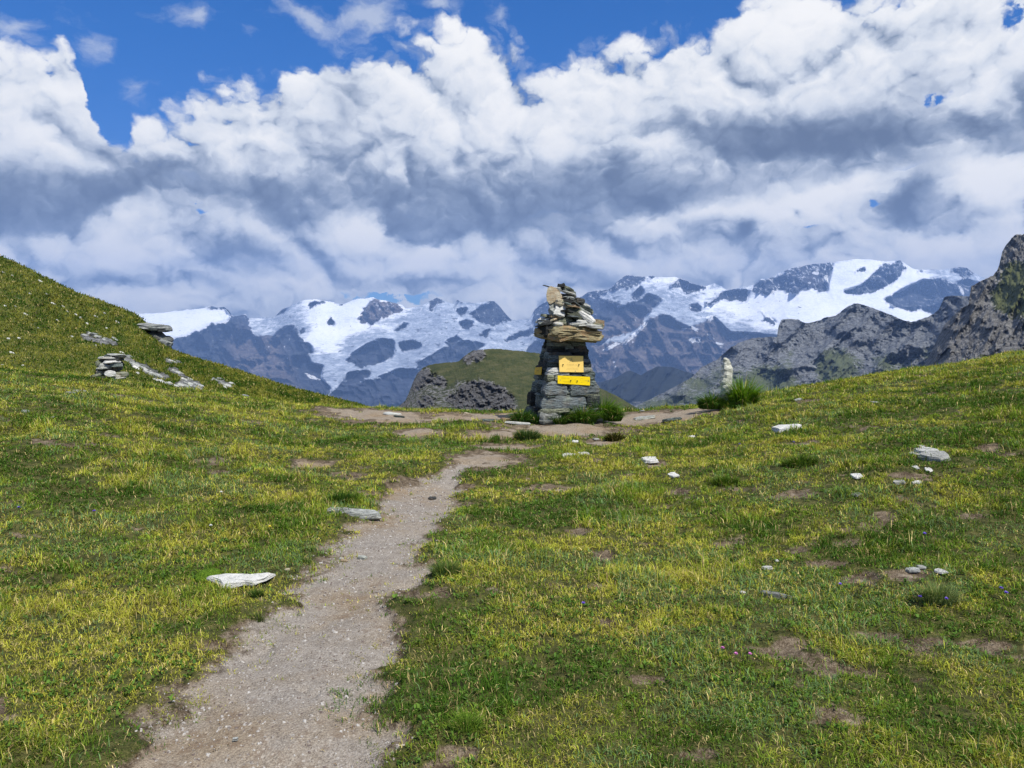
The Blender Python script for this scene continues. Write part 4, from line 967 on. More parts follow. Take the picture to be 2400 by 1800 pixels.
# ---- small cairn at the foot of the left slope
def small_cairn():
    Y = ground_at(262, 893).y + 0.2; s = Y / F; b = at(262, 893, Y)
    root = bpy.data.objects.new('small_cairn', None); COL.objects.link(root); root.location = b
    tag(root, 'low squat cairn of flat stones at the foot of the left grassy slope', 'cairn')
    L = [(250, 886, 66, 9, .5, 0, M_darkst, (0, .1, 0)), (278, 882, 36, 9, .4, -.05, M_pale, (.1, .05, 0)), (287, 877, 28, 9, .3, .0, M_olive, (0, .05, 0)), (232, 878, 34, 7, .4, 0, M_olive, (.1, -.3, 0)), (240, 872, 36, 7, .4, .1, M_ochre, (0, -.1, .2)),
         (250, 868, 50, 10, .5, .2, M_darkst, (0, .05, 0)), (262, 862, 46, 12, .5, .25, M_darkst, (0, 0, .2)), (248, 862, 30, 6, .4, .0, M_pale, (0, -.1, 0)), (240, 854, 18, 22, .3, .1, M_olive, (0, -.5, 0)), (275, 856, 30, 9, .4, .1, M_schist, (0, 0, 0)), (264, 853, 46, 13, .5, .25, M_darkst, (0, .02, .2)),
         (248, 856, 22, 8, .3, -.02, M_white, (.2, .2, 0)), (260, 848, 40, 6, .4, .05, M_white, (0, -.03, 0)), (263, 842, 52, 6, .5, .15, M_darkst, (0, .02, 0)), (261, 838, 56, 5, .5, .12, M_pale, (0, .0, .1)), (266, 834, 44, 5, .4, .15, M_schist, (0, .06, 0)), (276, 836, 40, 4, .4, .18, M_darkst, (0, .05, .3)), (270, 831, 34, 3, .4, .15, M_pale, (0, .08, 0)), (256, 876, 60, 12, .5, .2, M_darkst, (0, 0, 0))]
    for k, (x, y, w, h, d, yo, m, rot) in enumerate(L):
        p = at(x, y, Y + yo) - b
        add_stone(root, 'stone', m, p.x, p.y, p.z, (w * s, d, h * s), rot, 300 + k, rough=0.22, sides=8)
    p = at(258, 876, Y - .28) - b
    add_stone(root, 'stone', M_white, p.x, p.y, p.z, (26 * s, 17 * s, .06), (R(75), .1, .1), 333, rough=0.06, sides=12, flat=False)
small_cairn()

# ------------------------------------------------------------------ single stones lying about
def ground_stone(px, py, w, h, label, mat, seed, depth=None, yaw=None, tilt=0.0, sink=0.48, cat='stone', name='flat_stone', group=None, thick=None, sides=9, rough=0.2, outline=None):
    p = ground_at(px, py); s = p.y / F
    W_ = w * s; T = min(thick if thick else 0.05, max(0.010, W_ * 0.22))
    D_ = depth if depth else max(W_ * 0.6, min(1.2, (h * s - T * 0.5) / max(0.10, (CAM_Z - p.z) / p.y)))
    e = 0.25; gx = (ground_z(p.x + e, p.y) - ground_z(p.x - e, p.y)) / (2 * e); gy = (ground_z(p.x, p.y + e) - ground_z(p.x, p.y - e)) / (2 * e)
    bm = bmesh.new(); stone_mesh(bm, (0, 0, 0), (W_, D_, T), (0, 0, 0), seed, sides=sides, rough=rough, outline=outline)
    o = bm_obj(name, bm, mat); o.location = (p.x, p.y, p.z + T * (0.5 - sink) + 0.01)
    yw = yaw if yaw is not None else random.Random(seed).uniform(-0.3, 0.3)
    o.rotation_euler = (math.atan(gy) + tilt, -math.atan(gx), yw)
    tag(o, label, cat, group); return o
ground_stone(555, 1374, 158, 34, 'large pale slab sunk in the grass at the left edge of the path', M_white, 401, yaw=0.02, outline=[(-1.0, 0.55), (-0.55, 0.95), (0.05, 0.8), (0.35, 0.7), (0.98, 0.98), (0.8, 0.2), (0.62, -0.45), (0.3, -0.3), (0.05, -0.75), (-0.25, -0.9), (-0.5, -0.1)], thick=0.035, tilt=0.05, sink=-0.1)
ground_stone(855, 1209, 84, 9, 'long thin pale slab lying across the path margin, pointing right', M_pale, 402, yaw=0.12, depth=0.16)
ground_stone(795, 1202, 62, 7, 'short pale slab at the path margin beside the long thin one', M_pale, 403, yaw=-0.1, depth=0.14)
ground_stone(801, 1313, 15, 6, 'small white pebble on the path beside an orange one', M_white, 404, thick=.03, cat='pebble', name='pebble')
ground_stone(806, 1317, 20, 6, 'small orange pebble on the path', M_ochre, 405, thick=.025, cat='pebble', name='pebble')
ground_stone(848, 1311, 26, 8, 'flat grey pebble lying on the path right of the orange one', M_pale, 406, thick=.03, cat='pebble', name='pebble')
ground_stone(674, 1341, 14, 5, 'tiny tan pebble on the path above the large slab', M_ochre, 407, thick=.02, cat='pebble', name='pebble')
ground_stone(552, 1738, 14, 7, 'small whitish pebble on the bare path close to the viewer', M_pale, 408, thick=.015, cat='pebble', name='pebble')
ground_stone(1012, 1170, 22, 8, 'dark pointed stone sticking up where the path narrows', M_darkst, 409, thick=.09, yaw=.3)
ground_stone(1333, 1071, 40, 6, 'thin pale slab in the grass below the cairn, left half', M_white, 410, depth=.14, yaw=.2)
ground_stone(1367, 1066, 30, 5, 'thin pale slab in the grass below the cairn, right half', M_white, 411, depth=.12, yaw=.02)
ground_stone(1348, 1036, 18, 8, 'small rounded white stone in front of the cairn, left of the pointed one', M_white, 412, thick=.07)
ground_stone(1396, 1031, 15, 14, 'small pointed white stone standing in front of the cairn', M_white, 413, thick=.14, depth=.12)
ground_stone(1522, 1081, 38, 15, 'blocky white stone in the grass right of the cairn', M_white, 414, thick=.1, depth=.3)
ground_stone(1577, 1117, 26, 11, 'angular white stone with a dark notch, in the middle of the grass', M_white, 415, thick=.06, depth=.2)
ground_stone(1621, 1025, 15, 9, 'small round white stone below the standing stone', M_white, 416, thick=.08, depth=.15)
ground_stone(1842, 1008, 70, 13, 'wide low white slab in the grass right of the standing stone', M_white, 417, thick=.1, depth=.5)
ground_stone(1508, 981, 58, 8, 'brownish flat slab on the earth right of the cairn', M_pale, 418, thick=.05, depth=.35)
ground_stone(1573, 985, 50, 9, 'bluish grey flat slab on the earth, farther right', M_schist, 419, thick=.05, depth=.35)
ground_stone(918, 972, 46, 6, 'pale flat slab on the bare saddle left of the cairn', M_pale, 420, thick=.05, depth=.3)
ground_stone(935, 978, 30, 4, 'thin grey slab in front of the pale one on the saddle', M_schist, 421, thick=.03, depth=.2)
ground_stone(1093, 970, 12, 8, 'lone tan stone on the saddle left of the cairn', M_ochre, 422, thick=.1, depth=.12)
ground_stone(1212, 993, 64, 5, 'long white slab at the left foot of the cairn', M_white, 423, thick=.04, depth=.2)
ground_stone(1145, 987, 50, 5, 'thin grey slab on the earth left of the cairn foot', M_schist, 424, thick=.04, depth=.25)
ground_stone(1185, 984, 26, 7, 'squarish tan stone on the earth left of the cairn foot', M_ochre, 425, thick=.07, depth=.2)
big = [(2170, 1060, 44, 8), (2188, 1072, 60, 13), (2155, 1068, 36, 9), (2160, 1048, 12, 6)]
for k, (x, y, w, h) in enumerate(big):
    ground_stone(x, y, w, h, ['upper white slab of the outcrop in the grass at right', 'largest and lowest white slab of the outcrop at right', 'left white slab of the outcrop in the grass at right', 'small white stone just above the outcrop at right'][k], M_white, 430 + k, thick=.09, depth=.35 if k < 3 else .15)
for k, (x, y, w, h, lb) in enumerate([(2145, 1098, 16, 8, 'small white stone below the outcrop, left one'), (2175, 1106, 18, 9, 'small white stone below the outcrop, right one'), (2007, 1119, 26, 11, 'angular white stone on bare soil left of the outcrop'), (2106, 1135, 32, 8, 'flat white stone on bare soil below the outcrop'),
        (2147, 1134, 22, 6, 'smaller oval white stone right of the flat one'), (2008, 1165, 30, 6, 'flat grey stone half hidden in grass below the angular one'), (1797, 1336, 28, 9, 'tan flat stone in the grass, mid right'), (1820, 1319, 9, 6, 'white pebble just above the tan flat stone'),
        (2160, 1334, 22, 12, 'cream stone on the bare patch at right'), (2204, 1343, 24, 14, 'white broken stone on the bare patch at right'), (2140, 1345, 36, 6, 'thin pale stone on the bare patch at right'), (60, 966, 20, 4, 'thin stone in the grass near the left edge'), (186, 919, 24, 7, 'grey stone in the grass below the small cairn'), (165, 922, 16, 5, 'little pale stone left of the grey one below the small cairn'),
        (120, 980, 6, 4, 'tiny white stone in the yellow grass at left'), (1740, 1392, 14, 5, 'small white stone near the pointed slab'), (1505, 948, 10, 4, 'small stone on the crest right of the cairn'), (1870, 938, 20, 4, 'pale stone on the grassy crest at right'), (2050, 945, 10, 4, 'small pale stone on the far right crest')]):
    ground_stone(x, y, w, h, lb, M_white if 'white' in lb or 'cream' in lb else M_pale, 450 + k, thick=.05)
ground_stone(1815, 1403, 78, 8, 'long narrow cream slab slanting in the grass at right', M_pale, 480, depth=.045, yaw=-.42, thick=.035)

# pebbles of the path: too many to count
def gravel():
    rnd = np.random.RandomState(3); bm = bmesh.new(); n = 0
    vs = []; fs = []
    while n < 9000:
        y = 2.2 + 8.5 * rnd.rand() ** 1.6; x = np.interp(y, path_pts[np.argsort(path_pts[:, 1]), 1], path_pts[np.argsort(path_pts[:, 1]), 0]) + rnd.uniform(-1, 1)
        if path_mask(np.array([x]), np.array([y]))[0] < -0.10 * rnd.rand(): continue
        n += 1; r = (0.0018 + 0.0085 * rnd.rand() ** 7) * (y / 2.6) ** 0.4; z = ground_z(x, y)
        a = rnd.rand() * 6.28; b0 = len(vs); k = 5
        ax = r * rnd.uniform(.8, 1.6); ay = r * rnd.uniform(.7, 1.1); h = r * rnd.uniform(.35, .8)
        for i in range(k):
            t = 6.28 * i / k + rnd.uniform(-.3, .3); cx, cy = ax * math.cos(t), ay * math.sin(t)
            vs.append((x + cx * math.cos(a) - cy * math.sin(a), y + cx * math.sin(a) + cy * math.cos(a), z - 0.001))
        for i in range(k):
            v = vs[b0 + i]; vs.append((x + (v[0] - x) * .62, y + (v[1] - y) * .62, z + h))
        for i in range(k): j = (i + 1) % k; fs.append((b0 + i, b0 + j, b0 + k + j, b0 + k + i))
        fs.append(tuple(range(b0 + k, b0 + 2 * k)))
    m, nt, b = new_mat('path_gravel', 0.9, 0.2); P, N = posco(nt, 1.0)
    c = ramp(nt, noise(nt, P, 60.0, 2, 0.5), [(0.38, (0.13, 0.10, 0.085)), (0.5, (0.27, 0.24, 0.205)), (0.62, (0.46, 0.44, 0.40))]); nt.links.new(c.k, b.inputs['Base Color'])
    tag(mesh_from('gravel', vs, fs, m, smooth=False), kind='stuff')
gravel()

# ---- on the hillside
M_hrock = schist('hillside_rock', (0.07, 0.075, 0.072), (0.17, 0.18, 0.172), (0.34, 0.35, 0.33), 0.3, 0.1, sc=0.25)
M_hdark = schist('hillside_dark_rock', (0.02, 0.022, 0.021), (0.06, 0.065, 0.06), (0.13, 0.135, 0.13), 0.2, 0.1, sc=0.25)
bpy.context.view_layer.update()
_dg = bpy.context.evaluated_depsgraph_get()
from mathutils.bvhtree import BVHTree
def bvh_of(o):
    me = o.data; v = np.empty(len(me.vertices) * 3, np.float32); me.vertices.foreach_get('co', v); v = v.reshape(-1, 3)
    return BVHTree.FromPolygons(v.tolist(), [list(p.vertices) for p in me.polygons])
hill_bvh = bvh_of(hill)
def on_hill(px, py):
    u, v = uv(px, py); d = Vector((float(u), 1, float(v))).normalized()
    loc, nrm, i, dist = hill_bvh.ray_cast(Vector((0, 0, CAM_Z)), d)
    return loc, nrm
def hill_stone(px, py, w, h, mat, seed, label, group=None, cat='stone', tilt=None, name='flat_stone', depth=None, lift=0.15):
    loc, nrm = on_hill(px, py)
    if loc is None: return
    s = loc.y / F
    o_ = bmesh.new(); T = h * s; stone_mesh(o_, (0, 0, 0), (w * s, depth or max(w * s * 0.6, 0.15), T), (0, 0, 0), seed, sides=8, rough=0.22)
    o = bm_obj(name, o_, mat); o.location = loc + Vector((0, 0, T * lift)); o.rotation_euler = (0.1, tilt if tilt is not None else 0.45, random.Random(seed).uniform(-.3, .3))
    tag(o, label, cat, group); return o
# the overhanging pair on the skyline
L1 = on_hill(350, 800)[0]
def outcrop():
    root = bpy.data.objects.new('rock_outcrop', None); COL.objects.link(root)
    Y = 61.0; s = Y / F; b = at(352, 800, Y); root.location = b
    tag(root, 'dark overhanging rock ledges jutting from the skyline of the left slope', 'rock outcrop')
    for k, (x, y, w, h, d, yo, m, rot) in enumerate([(358, 766, 68, 13, 3.5, 0, M_hrock, (0, .12, 0)), (380, 773, 26, 9, 2.5, 0, M_hdark, (0, .1, 0)), (350, 782, 62, 14, 3.0, .3, M_hrock, (0, .55, 0)), (376, 800, 48, 26, 3.2, 0, M_hdark, (0, .62, 0)), (384, 806, 34, 20, 3.0, -.3, M_hrock, (0, .5, .3)), (362, 792, 40, 22, 3.0, .3, M_hdark, (0, .6, .1)), (340, 772, 30, 16, 2.5, .5, M_hrock, (0, .4, 0))]):
        p = at(x, y, Y + yo) - b
        o = add_stone(root, 'rock_ledge', m, p.x, p.y, p.z, (w * s, d, h * s), rot, 600 + k, rough=0.3, sides=11)
outcrop()
rr = random.Random(77)
BANDS = [('rock band of broken grey slabs running down right of the small cairn', [(295, 840), (300, 848), (309, 852), (318, 856), (330, 862), (345, 868), (352, 873)]),
         ('lowest and largest grey rock band on the left slope', [(405, 868), (415, 875), (428, 888), (440, 893), (452, 900), (468, 906), (430, 902), (418, 908), (456, 912), (440, 905)]),
         ('strip of blue-grey slabs in the middle of the left slope', [(358, 876), (366, 882), (374, 888), (384, 893), (394, 897)]),
         ('thin dark rock ledge under the yellow grass of the left slope', [(398, 846), (406, 850)]),
         ('little heap of grey rock at the right end of the left slope', [(515, 893), (528, 900), (538, 905)]),
         ('grey stones showing through the turf high above the small cairn', [(205, 782), (222, 788), (235, 793), (250, 800), (262, 796)])]
sd = 700
for lb, pts in BANDS:
    c0 = on_hill(*pts[len(pts) // 2])[0]
    if c0 is None: continue
    root = bpy.data.objects.new('rock_band', None); COL.objects.link(root); root.location = c0
    tag(root, lb, 'rock band')
    for (x, y) in pts:
        for q in range(4):
            loc, nrm = on_hill(x + rr.uniform(-10, 10), y + rr.uniform(-4, 4))
            if loc is None: continue
            sd += 1; s_ = loc.y / F; w_ = rr.uniform(8, 26) * s_; h_ = rr.uniform(2.0, 4.5) * s_; p = loc - c0
            add_stone(root, 'slab', rr.choice([M_hrock, M_hrock, M_hdark, M_pale]), p.x, p.y, p.z + h_ * .15, (w_, w_ * .7, h_), (0.15, rr.uniform(.3, .6), rr.uniform(-.3, .3)), sd, rough=0.24, sides=8)
for k, (x, y, w, t, lb) in enumerate([(320, 864, 26, .62, 'long white slab slanting on the grass right of the small cairn'), (285, 828, 14, .5, 'white slab leaning just above the small cairn'), (575, 934, 18, .2, 'rounded grey boulder low on the left slope'), (322, 876, 10, .6, 'small white sliver below the long white slab')]):
    hill_stone(x, y, w, 3.2 if k != 2 else 9, M_white if k != 2 else M_hrock, 800 + k, lb, tilt=t, lift=0.4)
sc_ = [(30, 592 + 55), (124, 712), (45, 701), (36, 719), (60, 737), (160, 732), (190, 746), (225, 743), (245, 735), (275, 756), (20, 795), (45, 794), (53, 858), (5, 857), (225, 811), (95, 660), (110, 690), (150, 720), (178, 738), (12, 718), (70, 690), (205, 760), (8, 640), (135, 752), (90, 770), (170, 790), (28, 828), (250, 770)]
for k, (x, y) in enumerate(sc_):
    hill_stone(x, y, rr.uniform(4, 12), rr.uniform(1.5, 2.6), rr.choice([M_white, M_pale]), 850 + k, 'small pale stone scattered on the steep grass of the left slope', 'pale stones scattered over the left slope', tilt=.6, lift=0.5, name='stone')

# ------------------------------------------------------------------ grass
def blade_material(name, gain=1.0):
    m = bpy.data.materials.new(name); m.use_nodes = True; nt = m.node_tree; nt.nodes.clear()
    out = nt.nodes.new('ShaderNodeOutputMaterial'); d = nt.nodes.new('ShaderNodeBsdfDiffuse'); t = nt.nodes.new('ShaderNodeBsdfTranslucent'); mx = nt.nodes.new('ShaderNodeMixShader')
    c = getattr_node(nt, 'tint', True)
    nt.links.new(c.k, d.inputs[0]); nt.links.new(vadd(nt, c, (1.15, 1.15, 0.6), 'MULTIPLY').k, t.inputs[0])
    mx.inputs[0].default_value = 0.30; nt.links.new(d.outputs[0], mx.inputs[1]); nt.links.new(t.outputs[0], mx.inputs[2]); nt.links.new(mx.outputs[0], out.inputs[0])
    return m
M_blade = blade_material('grass_blades')

def blades(name, root, az, lean, length, width, tint, parent=None, curl=None, rnd=None):
    """one mesh of bent tapering blades; all arguments are arrays"""
    n = len(root); rnd = rnd or np.random.RandomState(1)
    d = np.stack([np.cos(az), np.sin(az), np.zeros(n)], 1); tw = az + math.pi / 2 + rnd.uniform(-0.7, 0.7, n)
    s = np.stack([np.cos(tw), np.sin(tw), np.zeros(n)], 1)
    up = np.array([0, 0, 1.0]); L = length[:, None]
    l1 = lean[:, None] * 0.55; l2 = np.minimum(lean[:, None] * (1.5 if curl is None else curl), 1.75)
    m1 = root + (d * np.sin(l1) + up * np.cos(l1)) * L * 0.5
    tip = m1 + (d * np.sin(l2) + up * np.cos(l2)) * L * 0.5
    w = width[:, None] * 0.5
    v = np.stack([root - s * w * 0.8, root + s * w * 0.8, m1 - s * w, m1 + s * w, tip], 1).reshape(-1, 3)
    b = (np.arange(n) * 5)[:, None]
    f = np.stack([b + [0, 1, 3], b + [0, 3, 2], b + [2, 3, 4]], 1).reshape(-1, 3)
    o = mesh_from(name, v, f.astype(np.int32), M_blade, smooth=False, parent=parent)
    k = np.array([0.80, 0.80, 1.0, 1.0, 1.08])
    attr(o, 'tint', np.clip(tint[:, None, :] * np.where(True, 1.0, k)[None, :, None] if False else np.repeat(tint[:, None, :], 5, 1), 0, 1).reshape(-1, 3))
    return o

G_DEEP = np.array([0.062, 0.130, 0.016]); G_MID = np.array([0.185, 0.275, 0.030]); G_YEL = np.array([0.40, 0.40, 0.055]); G_STRAW = np.array([0.58, 0.47, 0.20]); G_BLUE = np.array([0.15, 0.25, 0.09]); G_BROWN = np.array([0.20, 0.13, 0.06])
def turf_tint(x, y, r, K=1):
    cl = np.repeat(r.normal(0, 0.26, len(x) // K), K); cl2 = np.repeat(r.normal(0, 0.20, len(x) // K), K)
    a = fbm(x * 0.55, y * 0.8, 4, 0.55, seed=201); b = fbm(x * 2.6, y * 3.2, 4, 0.6, seed=205); c = fbm(x * 1.3 + 9, y * 1.6, 4, seed=209)
    left = smooth(-1.0, -4.0, x) * 0.08 - smooth(-0.5, 1.0, x) * smooth(3.5, 6.0, y) * smooth(15.0, 11.0, y) * 0.16
    yl = np.clip(0.46 + (a * 2.5 + b * 3.2) + left + cl + r.normal(0, 0.10, len(x)), 0, 1)[:, None]
    t = G_MID * (1 - yl) + G_YEL * yl
    dp = np.clip((-(a + b * 0.8 + c) * 3.4 + 0.12) + cl2 + r.normal(0, 0.10, len(x)), 0, 1)[:, None]
    t = t * (1 - dp) + G_DEEP * dp
    q = r.rand(len(x)); 
    straw = (q < 0.085 + 0.10 * yl[:, 0]); t[straw] = G_STRAW * r.uniform(0.6, 1.1, (straw.sum(), 1))
    bl = (q > 0.95) | ((c > 0.13) & (q > 0.5)); t[bl] = G_BLUE * r.uniform(0.7, 1.2, (bl.sum(), 1))
    br = (q > 0.19) & (q < 0.225); t[br] = G_BROWN * r.uniform(0.6, 1.2, (br.sum(), 1))
    return np.clip(t * np.array([1.08, 1.07, 1.05]) * r.uniform(0.78, 1.36, (len(x), 1)), 0, 0.9)

def turf():
    r = np.random.RandomState(12)
    # tuft centres with a density that falls with distance as the blades grow wider on the picture
    def sample(n, y0=1.85, y1=19.5, p=0.62):
        q = r.rand(n); y = (y0 ** p + q * (y1 ** p - y0 ** p)) ** (1 / p)
        inn = r.uniform(-1, 1, n) * (0.80 * y + 0.5); outb = np.sign(r.uniform(-1, 1, n)) * ((0.80 * y + 0.5) + r.rand(n) * (0.25 * y + 3.2))
        return np.where(r.rand(n) < 0.72, inn, outb), y
    NT = 150000; x, y = sample(NT)
    pm_ = path_mask(x, y); bm_ = bare_mask(x, y)
    hgt = np.clip(0.55 + fbm(x * 1.9, y * 1.9, 4, 0.6, seed=221) * 2.0, 0.42, 1.7)
    hgt *= 1.0 - 0.45 * smooth(-0.30, 0.0, pm_)
    keep = (pm_ < -0.02 + 0.09 * r.randn(NT)) & (bm_ < 0.10 + 0.25 * r.randn(NT))
    keep |= (r.rand(NT) < 0.010) & (pm_ < 0.25)
    # sparser where the turf thins out
    keep &= r.rand(NT) < np.clip(1.0 - smooth(-0.6, 0.1, bm_) * 0.55, 0, 1) * (0.55 + 0.45 * smooth(-0.12, 0.05, fbm(x * 5, y * 6, 3, 0.6, seed=251)))
    x, y, hgt = x[keep], y[keep], hgt[keep]; n = len(x)
    K = 13
    sc = (y / 2.6) ** 0.22
    tr = (0.008 + 0.018 * r.rand(n) ** 2) * sc * 1.5
    X = np.repeat(x, K) + r.randn(n * K) * np.repeat(tr, K); Y = np.repeat(y, K) + r.randn(n * K) * np.repeat(tr, K)
    Z = np.repeat(meadow(x, y), K)
    big_t = np.repeat(np.where(r.rand(n) < 0.16, r.uniform(1.3, 1.9, n), 1.0), K)
    comb_az = np.repeat(r.uniform(0, 6.28, n), K)
    az = np.where(r.rand(n * K) < 0.45, comb_az + r.normal(0, 0.7, n * K), r.uniform(0, 6.28, n * K))
    lean = np.clip(np.abs(r.normal(0.85, 0.40, n * K)), 0.05, 1.35)
    L = big_t * np.repeat(hgt, K) * r.uniform(0.024, 0.082, n * K) * np.repeat(sc, K)
    Wd = (0.0021 + 0.0014 * r.rand(n * K)) * (Y / 2.6) ** 0.72
    tint = turf_tint(X, Y, r, K)
    tt = np.repeat(r.uniform(0.52, 1.28, n), K)[:, None]
    o = blades('grass', np.stack([X, Y, Z - 0.004], 1), az, lean, L, Wd, tint * tt, rnd=r); tag(o, kind='stuff')
    # small round-leaved herbs among the grass
    NH = 23000; x, y = sample(NH, 1.85, 12.0, 0.5)
    hm = fbm(x * 1.1, y * 1.3, 4, 0.6, seed=231)
    pm_ = path_mask(x, y); bm_ = bare_mask(x, y)
    keep = (hm > 0.02 + 0.06 * r.randn(NH)) & (pm_ < -0.06) & (bm_ < 0.0)
    x, y = x[keep], y[keep]; n = len(x); K = 5
    X = np.repeat(x, K) + r.randn(n * K) * 0.008; Y = np.repeat(y, K) + r.randn(n * K) * 0.008
    az = np.tile(np.arange(K) * 6.28 / K, n) + np.repeat(r.uniform(0, 6.28, n), K) + r.normal(0, .3, n * K)
    L = r.uniform(0.010, 0.026, n * K) * np.repeat(np.clip((y / 2.6) ** 0.3, 1, 2), K); Wd = L * r.uniform(0.34, 0.6, n * K)
    g = np.array([0.075, 0.155, 0.03]) * r.uniform(0.6, 1.6, (n * K, 1)) + np.array([0.05, 0.04, 0.0]) * r.rand(n * K, 1)
    o = blades('herbs', np.stack([X, Y, meadow(X, Y) + r.uniform(0.0, 0.022, n * K)], 1), az, np.clip(r.normal(1.0, 0.25, n * K), 0.3, 1.4), L, Wd, g, rnd=r); tag(o, kind='stuff')
    # dead leaves and straw on the path
    NS = 9000; x, y = sample(NS, 1.9, 11, 0.6); pm_ = path_mask(x, y)
    keep = (pm_ > -0.12) & (pm_ < 0.9) & (r.rand(NS) < 0.9); x, y = x[keep], y[keep]; n = len(x)
    o = blades('litter', np.stack([x, y, meadow(x, y) + 0.003], 1), r.uniform(0, 6.28, n), r.uniform(1.2, 1.5, n), r.uniform(0.005, 0.024, n), r.uniform(0.001, 0.004, n), np.where(r.rand(n, 1) < 0.6, G_BROWN, G_STRAW) * r.uniform(0.4, 1.1, (n, 1)), rnd=r); tag(o, kind='stuff')
turf()

def hill_turf():
    r = np.random.RandomState(15)
    v = np.empty(len(hill.data.vertices) * 3, np.float32); hill.data.vertices.foreach_get('co', v); v = v.reshape(-1, 3)
    ra = np.empty(len(v), np.float32); hill.data.attributes['rock'].data.foreach_get('value', ra)
    lim = 260 * (len(v) // 272)
    ok = np.where((ra[:lim] < 0.3) & (hx.ravel()[:lim] > -60) & (hx.ravel()[:lim] < 930))[0]
    i = r.choice(ok, 90000); p = v[i].astype(float); s = p[:, 1] / F
    p += np.stack([r.randn(len(i)) * s * 1.5, r.randn(len(i)) * s * 3, 0 * s], 1); p[:, 2] -= s * 1.0
    a = fbm(hx.ravel()[i] / 30, hy.ravel()[i] / 14, 4, 0.6, seed=241); b = fbm(hx.ravel()[i] / 7, hy.ravel()[i] / 5, 3, 0.6, seed=245)
    yl = np.clip(0.40 + a * 1.8 + b * 1.6 + r.normal(0, .15, len(i)), 0, 1)[:, None]
    t = (G_DEEP * 0.75) * (1 - yl) + (G_YEL * 0.55 + G_STRAW * 0.08) * yl
    dk = r.rand(len(i)) < 0.12; t[dk] *= 0.5
    st = r.rand(len(i)) < 0.05; t[st] = G_STRAW * 0.8
    o = blades('hillside_grass', p, r.uniform(0, 6.28, len(i)), np.clip(r.normal(0.6, .3, len(i)), .1, 1.3), s * r.uniform(3, 8, len(i)), s * r.uniform(1.1, 2.6, len(i)), t, rnd=r); tag(o, kind='stuff')
hill_turf()

def tussock(px, py, w, h, label, seed, n=420, tint=(0.055, 0.13, 0.016), tint2=(0.15, 0.26, 0.03), y=None, name='grass_tuft', lean=0.75, group=None, cat='grass tuft', depth=0.5, wd=1.0, ring=None):
    r = np.random.RandomState(seed); p = ground_at(px, py) if y is None else at(px, py, y)
    s = p.y / F; W_ = w * s / 2
    a = r.uniform(0, 6.28, n); q = np.sqrt(r.rand(n)) * 0.62
    X = np.cos(a) * q * W_; Y = np.sin(a) * q * W_ * depth
    if ring is not None:
        k = (X / (W_ * .62)) ** 2; 
    az = np.arctan2(Y, X) + r.normal(0, .55, n)
    L = h * s * r.uniform(0.65, 1.25, n) * (1.1 - 0.35 * q)
    ln = np.clip(lean * (0.25 + q * 1.5) + r.normal(0, .15, n), 0.05, 1.4)
    Z = np.array([ground_z(p.x + x_, p.y + y_) for x_, y_ in zip(X, Y)]) - p.z if y is None else 0 * X
    t = np.array(tint) + (np.array(tint2) - np.array(tint)) * r.rand(n, 1) ** 1.3
    st = r.rand(n) < 0.05; t[st] = G_STRAW * 0.8
    o = blades(name, np.stack([X, Y, Z - 0.01], 1), az, ln, L, np.full(n, 1.5 * s * wd) * r.uniform(.7, 1.3, n), t, curl=1.9, rnd=r); o.location = p
    tag(o, label, cat, group); return o
cy0 = CY - 0.12
for k, (px, row, w, h, n, yy, lb, t1, t2) in enumerate([
    (1225, 990, 80, 34, 700, CY + .1, 'dark green grass clump at the left foot of the tall cairn', (0.03, .075, .012), (0.10, .20, .03)),
    (1262, 992, 60, 26, 420, CY - .1, 'low dark grass at the front left corner of the tall cairn', (0.03, .075, .012), (0.08, .16, .025)),
    (1310, 992, 80, 30, 700, CY - .15, 'grass clump covering the foot of the tall cairn, middle', (0.03, .085, .012), (0.12, .22, .03)),
    (1368, 990, 90, 42, 1000, CY - .12, 'dense grass clump at the foot of the tall cairn, right of the middle', (0.035, .09, .012), (0.14, .27, .03)),
    (1412, 984, 84, 58, 1100, CY + .15, 'tall bright green grass clump at the right foot of the tall cairn', (0.05, .12, .012), (0.18, .34, .03)),
    (1440, 986, 50, 34, 500, CY + .05, 'lower end of the grass beside the tall cairn, farthest right', (0.035, .09, .012), (0.12, .24, .03))]):
    tussock(px, row, w, h, lb, 500 + k, n, t1, t2, y=yy)
ys = ground_at(1701, 957).y
tussock(1740, 955, 84, 72, 'tall bright green grass tuft against the right side of the standing stone', 520, 1000, (0.06, .14, .012), (0.24, .42, .03), y=ys - .1, lean=.6)  # sunlit side of the grass put into a brighter tint
tussock(1668, 957, 90, 42, 'dark grass tuft at the left foot of the standing stone', 521, 800, (0.03, .08, .012), (0.12, .24, .03), y=ys - .1)  # shaded side of the grass put into a darker tint
tussock(1710, 958, 60, 26, 'low dark grass in front of the standing stone', 522, 500, (0.03, .08, .012), (0.12, .25, .03), y=ys - .22)
